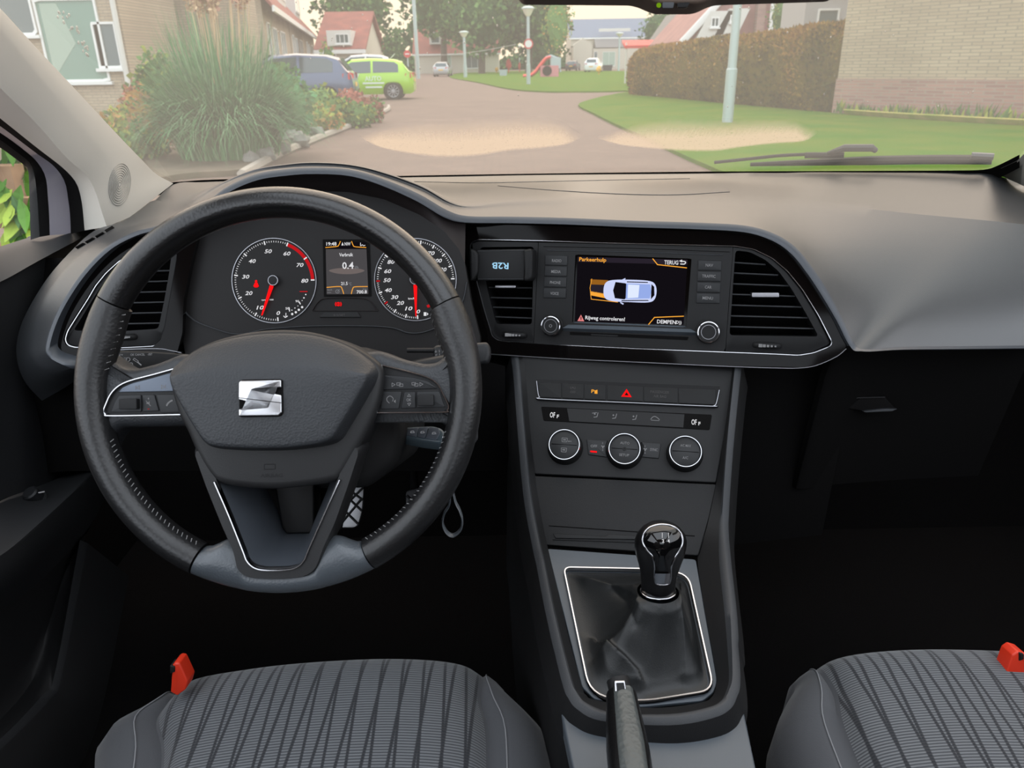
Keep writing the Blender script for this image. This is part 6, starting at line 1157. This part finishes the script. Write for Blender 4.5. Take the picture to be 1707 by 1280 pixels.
# cars -----------------------------------------------------------------------
def car(name, label, pos, ang, paint, L_=4.25, W_=1.79, Hs=1.0, doors=True, text=None, group='cars parked along the street', suv=0):
    t = thing(name, label, 'car', pos, group); ca, sa = math.cos(ang), math.sin(ang)
    def T(x, y, z): return Vector((pos[0]+x*ca-y*sa, pos[1]+x*sa+y*ca, pos[2]+z))
    k = L_/4.25
    st = [(0,.30,.62,.64,.66),(.04,.25,.86,.88,.74),(.16,.2,.92,1.02,.82),(.42,.2,.93,1.34,.66),(.75,.2,.93,1.43,.62),(1.6,.2,.92,1.475,.62),(2.3,.2,.91,1.44,.62),(2.75,.2,.93,1.25,.64),(3.15,.2,.95,1.0,.74),(3.6,.2,.90,.93,.74),(4.0,.22,.80,.82,.70),(4.2,.28,.66,.68,.62),(4.25,.36,.55,.56,.55)]
    def sec(x, zl, zb, zr, wt):
        zb, zr = zb*Hs, zr*Hs; h = W_/2*(1 if .1 < x < 4 else .9)
        pr = [(h*.86, zl), (h*.98, zl+.18), (h, zl+(zb-zl)*.62), (h*.965, zb), (max(wt*.98, .3)*W_/1.79*(1.1 if zr-zb < .2 else 1), zr-.05*min(1, (zr-zb)*5)), (wt*.72, zr)]
        return [T(x*k, y, z) for y, z in pr]+[T(x*k, -y, z) for y, z in pr[::-1]]
    secs = [sec(*s) for s in st]
    b = MB(); n = 12; b.rings(secs, paint, True, True, True); body = b.obj('body', t, smooth=45)
    def at_s(x, f, sgn, off=.012):
        for i in range(len(st)-1):
            if st[i][0] <= x <= st[i+1][0]:
                u = (x-st[i][0])/(st[i+1][0]-st[i][0]); A = secs[i]; B = secs[i+1]; j0, j1 = (3, 4) if sgn > 0 else (8, 7)
                p = A[j0].lerp(B[j0], u).lerp(A[j1].lerp(B[j1], u), f); return p+(T(0, sgn, 0)-T(0, 0, 0))*off
    for s in (1, -1):
        for xs in ([.55, .7, 1.0, 1.5], [1.58, 1.9, 2.3, 2.6, 2.9]):
            b = MB(); top = [.9 if x > .6 and x < 2.5 else (.75 if x < 2.8 else .55) for x in xs]; b.grid([[at_s(x, .08, s) for x in xs], [at_s(x, f, s) for x, f in zip(xs, top)]], 'carglass'); b.obj('side_window', t, smooth=60)
        b = MB(); mp_ = at_s(2.75, .05, s, .1); b.ball(mp_, .09, .07, .07, paint, 8, 6); b.obj('wing_mirror', t)
        for x in (.78, 3.4):
            c = T(x*k, s*(W_/2-.10), .31); P2_ = PL(c, (T(1, 0, 0)-T(0, 0, 0)), Vector((0, 0, 1)), (T(0, s, 0)-T(0, 0, 0)))
            b = MB(); b.lathe(P2_, (0, 0), [(.31, -.1), (.315, .0), (.315, .09), (.29, .11), (.22, .112)], 'tyre', 28); w = b.obj('wheel', t); b = MB(); b.lathe(P2_, (0, 0), [(.225, .10), (.215, .118), (.2, .11), (.195, .09), (.01, .09)], 'rimm', 28)
            for a in range(10): r0_, r1_ = (.03*math.cos(a*.628), .03*math.sin(a*.628)), (.2*math.cos(a*.628), .2*math.sin(a*.628)); b.strip(P2_, [r0_, r1_], .035, .09, .118, 'rimm')
            b.lathe(P2_, (0, 0), [(.05, .09), (.045, .122), (.01, .124)], 'rimm', 12); b.obj('wheel_rim', w)
            b = MB(); b.lathe(P2_, (0, 0), [(.37, -.05), (.37, .095), (.32, .10)], 'black', 28, False); b.obj('wheel_arch', t)
        y0 = s*W_/2*.93; b = MB(); b.add([T(-.005, y0*.62, .80*Hs), T(-.005, y0*.62, .93*Hs), T(.10, y0*1.0, .95*Hs), T(.3, y0*1.05, .92*Hs), T(.3, y0*1.055, .80*Hs), T(.08, y0*1.02, .76*Hs)], [(0, 1, 2, 5), (2, 3, 4, 5)], 'tail'); b.obj('tail_lamp', t, smooth=0, label='red tail lamp')
    b = MB(); b.add([T(.135, .62, 1.0*Hs), T(.135, -.62, 1.0*Hs), T(.395, -.56, 1.34*Hs), T(.395, .56, 1.34*Hs)], [(0, 1, 2, 3)], 'carglass'); b.obj('rear_window', t); b = MB(); b.add([T(3.12*k, .66, 1.02*Hs), T(3.12*k, -.66, 1.02*Hs), T(2.34*k, -.58, 1.45*Hs), T(2.34*k, .58, 1.45*Hs)], [(0, 1, 2, 3)], 'carglass'); b.obj('windscreen', t)
    b = MB(); b.add([T(-.012, .26, .62), T(-.012, -.26, .62), T(-.0, -.26, .74), T(-.0, .26, .74)], [(0, 1, 2, 3)], 'playyel'); b.obj('number_plate', t)
    return t, T, body
pg_ = g(657, 166); angG = R(183)
# rear wheel at x=.78: place so that it lands on the pixel
def place(px, py, ang, xw=.78, yw=.79):
    p = g(px, py); return Vector((p.x-(xw*math.cos(ang)-yw*math.sin(ang)), p.y-(xw*math.sin(ang)+yw*math.cos(ang)), 0))
t, T, bd = car('car', 'bright green hatchback with white lettering parked on the left', place(657, 166, angG), angG, 'cargreen')
Pc = PL(T(1.5, .90, .66), (T(-1, 0, 0)-T(0, 0, 0)), Vector((0, 0, 1)), (T(0, 1, 0)-T(0, 0, 0)))
b = MB(); b.text(Pc, 'AUTO', (0, .10), .17, 'lilacw', .012, .62); b.text(Pc, 'VERHUUR', (0, -.08), .10, 'lilacw', .012, .75) if False else None
for z, w in ((-.06, .8), (-.2, .62)): b.prism(Pc, rect(-w/2, z-.03, w/2, z+.03), .0, .012, 'lilacw')
b.prism(Pc, [(-.95, -.38), (-.83, -.38), (-.5, .28), (-.75, .28)], -.01, .006, 'lilacw'); b.obj('lettering', bd, label='white sign lettering on the door'); b = MB(); b.tube([T(.9, 0, 1.43), T(.7, 0, 1.62)], .012, 'white', 6); b.obj('aerial', t)
angB = R(184); car('car', 'dark blue car parked behind the ornamental grass', place(520, 181, angB, .8, .8)+Vector((.55, 0, 0)), angB, 'carblue', 4.5, 1.85, 1.08)
angV = R(183); car('car', 'white car parked behind the green hatchback', place(622, 152, angV)+Vector((.0, 3.5, 0)), angV, 'carwhite', 4.5, 1.8, 1.22)
pz = g(735, 128); car('car', 'silver car seen from behind at the end of the street', pz+Vector((0, .2, 0)), R(88), 'carsilver', 4.3, 1.75, 1.02)
pz = g(977, 121); car('car', 'white car in front of the blue-roofed house', pz+Vector((.6, 0, 0)), R(255)+math.pi, 'carwhite', 4.3, 1.8, 1.15); pz = g(948, 118.5); car('car', 'dark grey car beside the white car near the blue-roofed house', pz+Vector((.6, 4, 0)), R(75), 'cardark', 4.3, 1.78, 1.0)
# playground -------------------------------------------------------------------
Yp = g(905, 129).y; at_p = lambda x, y, d=0: at_y(x, y, Yp+d)
t = thing('playground_slide', 'red slide with pink tunnel on the far lawn', 'playground', Vector((at_p(905, 129).x, Yp, 0)))
sp_ = [at_p(x, y) for x, y in cat([Vector(p) for p in [(872,127),(884,125.5),(893,119),(902,107),(911,97),(918,95)]], 5)]
b = MB(); b.tube(sp_, .16, 'playred', 8, ref=(0, 1, 0), ry=.45); b.obj('chute', t); b = MB(); p0, p1_ = at_p(902, 129), at_p(922, 98)
b.box(((p0.x+p1_.x)/2+.2, Yp, p1_.z*.32), 1.6, 1.2, p1_.z*.64, 'playpink'); b.obj('climbing_box', t)
P3 = PL(at_p(912, 118, -.65)*1.0, Vector((1, 0, 0)), Vector((0, 0, 1)), Vector((0, -1, 0))); b = MB(); b.prism(P3, circ(.42, 20), -.02, .03, 'black'); b.obj('tunnel_hole', t); b = MB(); b.tube([at_p(910, 96, -.2), at_p(918, 93, -.2), at_p(930, 97, -.2), at_p(934, 120, -.2)], .1, 'playgrey', 8); b.box((at_p(926, 100).x, Yp, at_p(926, 105).z), .9, 1.1, .9, 'playgrey'); b.obj('tower_roof', t)
for nm, lab, px, yb, yt, w, m in (('play_figure', 'red spring play figure left of the slide', 848, 122, 98, 9, 'playred'), ('play_figure', 'smaller red play post beside the far lamp post', 866, 121, 104, 4, 'playred'), ('waste_bin', 'blue-grey bin on the far lawn', 839, 127, 116, 13, 'playgrey'), ('play_figure', 'yellow play figure left of the blue-grey bin', 828, 122, 112, 6, 'playyel'), ('play_figure', 'orange spring rider near the hedge end', 998, 125, 110, 9, 'playyel'), ('waste_container', 'dark waste container near the hedge end', 1012, 118, 108, 16, 'cardark')):
    p = g(px, yb); s = depth(p)/F; h = at_y(px, yt, p.y).z; t = thing(nm, lab, 'bin' if 'waste' in nm else 'playground', p, None); b = MB()
    if 'figure' in nm: b.ball((p.x, p.y, h*.62), w*s*.5, .3, h*.34, m, 10, 8, .4, px); b.tube([p, p+Vector((0, 0, h*.4))], .06, m, 8); b.ball((p.x+.05, p.y, h*.88), w*s*.25, .2, h*.15, m); b.obj('body', t)
    else:
        b.rings([[(p.x+a*w*s*q/2, p.y+c*w*s*q/2, z) for a, c in ((-1, -1), (1, -1), (1, 1), (-1, 1))] for q, z in ((.85, 0), (1, h*.85))], m, True, True, True); bo_ = b.obj('body', t, smooth=0); b = MB(); b.box((p.x, p.y, h*.92), w*s*1.06, w*s*1.06, h*.14, m); b.obj('lid', t, smooth=0)
sg = g(660, 122); t = thing('road_sign', 'small red sign beside the conifers', 'sign', at_y(679, 112, 48).xy.to_3d()); p = at_y(679, 90, 48); b = MB(); b.tube([(p.x, 48, 0), (p.x, 48, p.z)], .04, 'lamppost', 8); b.obj('pole', t); b = MB(); PS_ = PL(Vector((p.x, 47.94, p.z)), Vector((1, 0, 0)), Vector((0, 0, 1)), Vector((0, -1, 0))); b.prism(PS_, circ(.2, 20), -.02, .02, 'signred'); b.prism(PS_, rect(-.12, -.03, .12, .03), 0, .03, 'white'); b.obj('disc', t)
# garden plants ------------------------------------------------------------------
pp_ = g(385, 277); pp_.y = 11.2; pp_ = Vector((at_y(385, 260, 11.2).x, 11.2, .05))
t = thing('pampas_grass', 'tall clump of blue-green ornamental grass in the front garden', 'ornamental grass', pp_)
b = MB()
def blade(b, root, a, lean, h, w, m, n=5, dk=.62):
    d = Vector((math.cos(a), math.sin(a), 0)); s = Vector((-d.y, d.x, 0)); pts = []
    for i in range(n+1):
        u = i/n; pts.append(root+d*(lean*u**1.35)+Vector((0, 0, h*(u**.85-dk*max(0, lean-.35)*u**2.6))))
    v = []
    for i, p in enumerate(pts): ww = w*(1-(i/n)**2*.95); v += [p-s*ww, p+s*ww]
    b.add(v, [(2*i, 2*i+1, 2*i+3, 2*i+2) for i in range(n)], m)
for i in range(3000):
    a = random.uniform(0, 2*math.pi); r = random.random()**.5*.5; root = pp_+Vector((math.cos(a)*r, math.sin(a)*r, 0)); ln = random.random()**.8
    blade(b, root, a+random.gauss(0, .4), .1+1.15*ln, random.uniform(1.1, 2.05)*(1-.28*ln), random.uniform(.006, .013), random.choice(('pampas', 'pampas', 'pampas2', 'pampas3')))
for i in range(1700):
    a = random.uniform(0, 2*math.pi); r = .2+random.random()**.5*.45; root = pp_+Vector((math.cos(a)*r, math.sin(a)*r, 0)); ln = random.uniform(.55, 1.0)
    blade(b, root, a+random.gauss(0, .5), ln, random.uniform(.8, 1.5), random.uniform(.006, .012), random.choice(('pampas', 'pampas', 'pampas2', 'pampas3')), 6, random.uniform(.9, 1.6))
b.obj('blades', t, smooth=0, recalc=False)
b = MB()
for i in range(26):
    a = random.uniform(0, 2*math.pi); r = random.uniform(0, .55); p = pp_+Vector((math.cos(a)*r*.6, math.sin(a)*r*.6, 0)); q = pp_+Vector((math.cos(a)*r*1.3, math.sin(a)*r, random.uniform(2.0, 2.5)))
    b.tube([p, q], .006, 'plume', 4); cloud(b, (q.x, q.y, q.z), .06, .06, .3, 150, .06, ('plume', 'plume2', 'plume'), .1, i, .1)
b.obj('plumes', t, smooth=0, recalc=False, label='pinkish beige feathery plumes')
def shrub(label, px, py, Y, rpx, rzpx, mats, n=500, L=.09, name='shrub', cat_='shrub'):
    p = at_y(px, py, Y); s = depth(p)/F; t = thing(name, label, cat_, (p.x, Y, 0), 'garden shrubs'); b = MB(); rx, rz = rpx*s, rzpx*s; top_ = p.z+rz; z = top_/2; rz = top_/2
    b.ball((p.x, Y, z), rx*.8, rx*.7, rz*.85, mats[0], 10, 8, .3, px); cloud(b, (p.x, Y, z), rx, rx*.9, rz, n, L, mats, .3, px, .75); b.obj('foliage', t, smooth=0, recalc=False)
    b = MB(); b.tube([(p.x, Y, 0), (p.x, Y, z)], .03, 'bark', 6); b.obj('stem', t)
shrub('olive shrub left of the ornamental grass', 262, 138, 14.5, 34, 46, ('leafa', 'leafb', 'leafy'), 700, .12); shrub('rust-coloured shrub below the small house window', 225, 168, 14, 28, 24, ('leafo', 'leafp', 'leafr', 'leafb'), 600); shrub('brown low shrub left of the ornamental grass', 250, 222, 12.3, 34, 34, ('leafp', 'leafa', 'leafo'), 600)
shrub('low green plants at the lower left of the windscreen', 215, 245, 11.2, 60, 22, ('leafb', 'leafa', 'leafy'), 600); shrub('yellow-flowering low plant at the far left', 197, 205, 12.8, 22, 26, ('leafy', 'leafb', 'leafo'), 350); shrub('green shrub in front of the blue car', 520, 176, 17, 62, 28, ('leafb', 'leafa', 'leafy'), 900, .1)
shrub('orange and yellow low shrub in the garden', 522, 198, 15.6, 48, 24, ('leafy', 'leafo', 'leafb'), 900, .09); shrub('low bright green ground cover at the kerb', 592, 186, 17.2, 34, 13, ('leafb', 'leafy', 'leafa'), 500); shrub('pink-flowering shrub beside the green hatchback', 585, 165, 19, 24, 14, ('leafr', 'leafp', 'leafr'), 500); shrub('reddish shrub at the end of the garden', 618, 176, 18.5, 20, 13, ('leafp', 'leafr', 'leafb'), 400)
shrub('tall green shrub by the terraced houses', 545, 86, 30, 12, 14, ('leafa', 'leafb', 'leafy'), 200, .14); shrub('green plants behind the ornamental grass', 470, 150, 14, 44, 40, ('pampas', 'leafb', 'leafa'), 700, .12)
for i, (px, py, r) in enumerate(((470,262,.13),(500,248,.16),(528,232,.13),(545,222,.14),(512,225,.2),(548,212,.17),(566,210,.12),(480,240,.16),(445,272,.12),(455,255,.12),(420,278,.1),(590,203,.1))):
    p = g(px, py); b = MB(); b.ball((p.x, p.y, r*.45+.06), r*1.1, r, r*.75, 'rock', 10, 8, .5, i*3.1); b.obj('garden_rock', None, smooth=30, label='pale grey rock edging the front garden bed', cat='rock', group='rocks edging the garden')
# by the driver window --------------------------------------------------------
t = thing('pallet_planter', 'pale wooden pallet boards seen through the driver side window', 'wooden fence', Vector((-2.5, 3.2, 0))); 
for i, z in enumerate((.08, .28, .48, .67)):
    b = MB(); b.box((-2.66, 3.2, z), 1.62, .05, .12, 'wood'); b.obj('board', t, smooth=0)
for x in (-3.3, -2.35, -2.06): b = MB(); b.box((x, 3.27, .42), .09, .09, .86, 'wood'); b.obj('post', t, smooth=0)
t = thing('climbing_plant', 'lime green leafy plant above the wooden pallet boards', 'plant', Vector((-2.5, 3.3, 0))); b = MB()
def bigleaf(b, c, d, s, L, w, m):
    n = d.cross(s).normalized(); q = []
    for u, ww, k in ((0, .08, 0), (.25, .8, .06), (.5, 1, .05), (.78, .55, -.04), (1, .03, -.14)): o = c+d*(L*u)+n*(L*k); q += [o-s*w*ww-n*w*.35*ww, o, o+s*w*ww-n*w*.35*ww]
    b.add(q, [f for i in range(4) for f in ((3*i, 3*i+1, 3*i+4, 3*i+3), (3*i+1, 3*i+2, 3*i+5, 3*i+4))], m)
for i in range(560):
    p = Vector((random.uniform(-3.3, -1.9), random.uniform(3.1, 3.5), random.uniform(.72, 1.22) if i < 480 else random.uniform(.2, .8)))
    if i >= 480: p.x = random.uniform(-1.985, -1.9); p.y = random.uniform(3.05, 3.14)
    d = (Vector((random.uniform(-.5, .5), -.4, -.9))+rdir()*.5).normalized(); bigleaf(b, p, d, d.cross((Vector((0, -1, .3))+rdir()*.5)).normalized(), random.uniform(.08, .17), random.uniform(.02, .034), random.choice(('leaflime', 'leafvine', 'leafvine', 'leafd', 'leaflime')))
b.obj('leaves', t, smooth=0, recalc=False); b = MB(); [b.tube([(x, 3.35, 0), (x+.1, 3.35, .7), (x, 3.3, 1.2)], .015, 'bark', 5) for x in (-3.0, -2.5, -2.1)]; b.obj('stems', t)
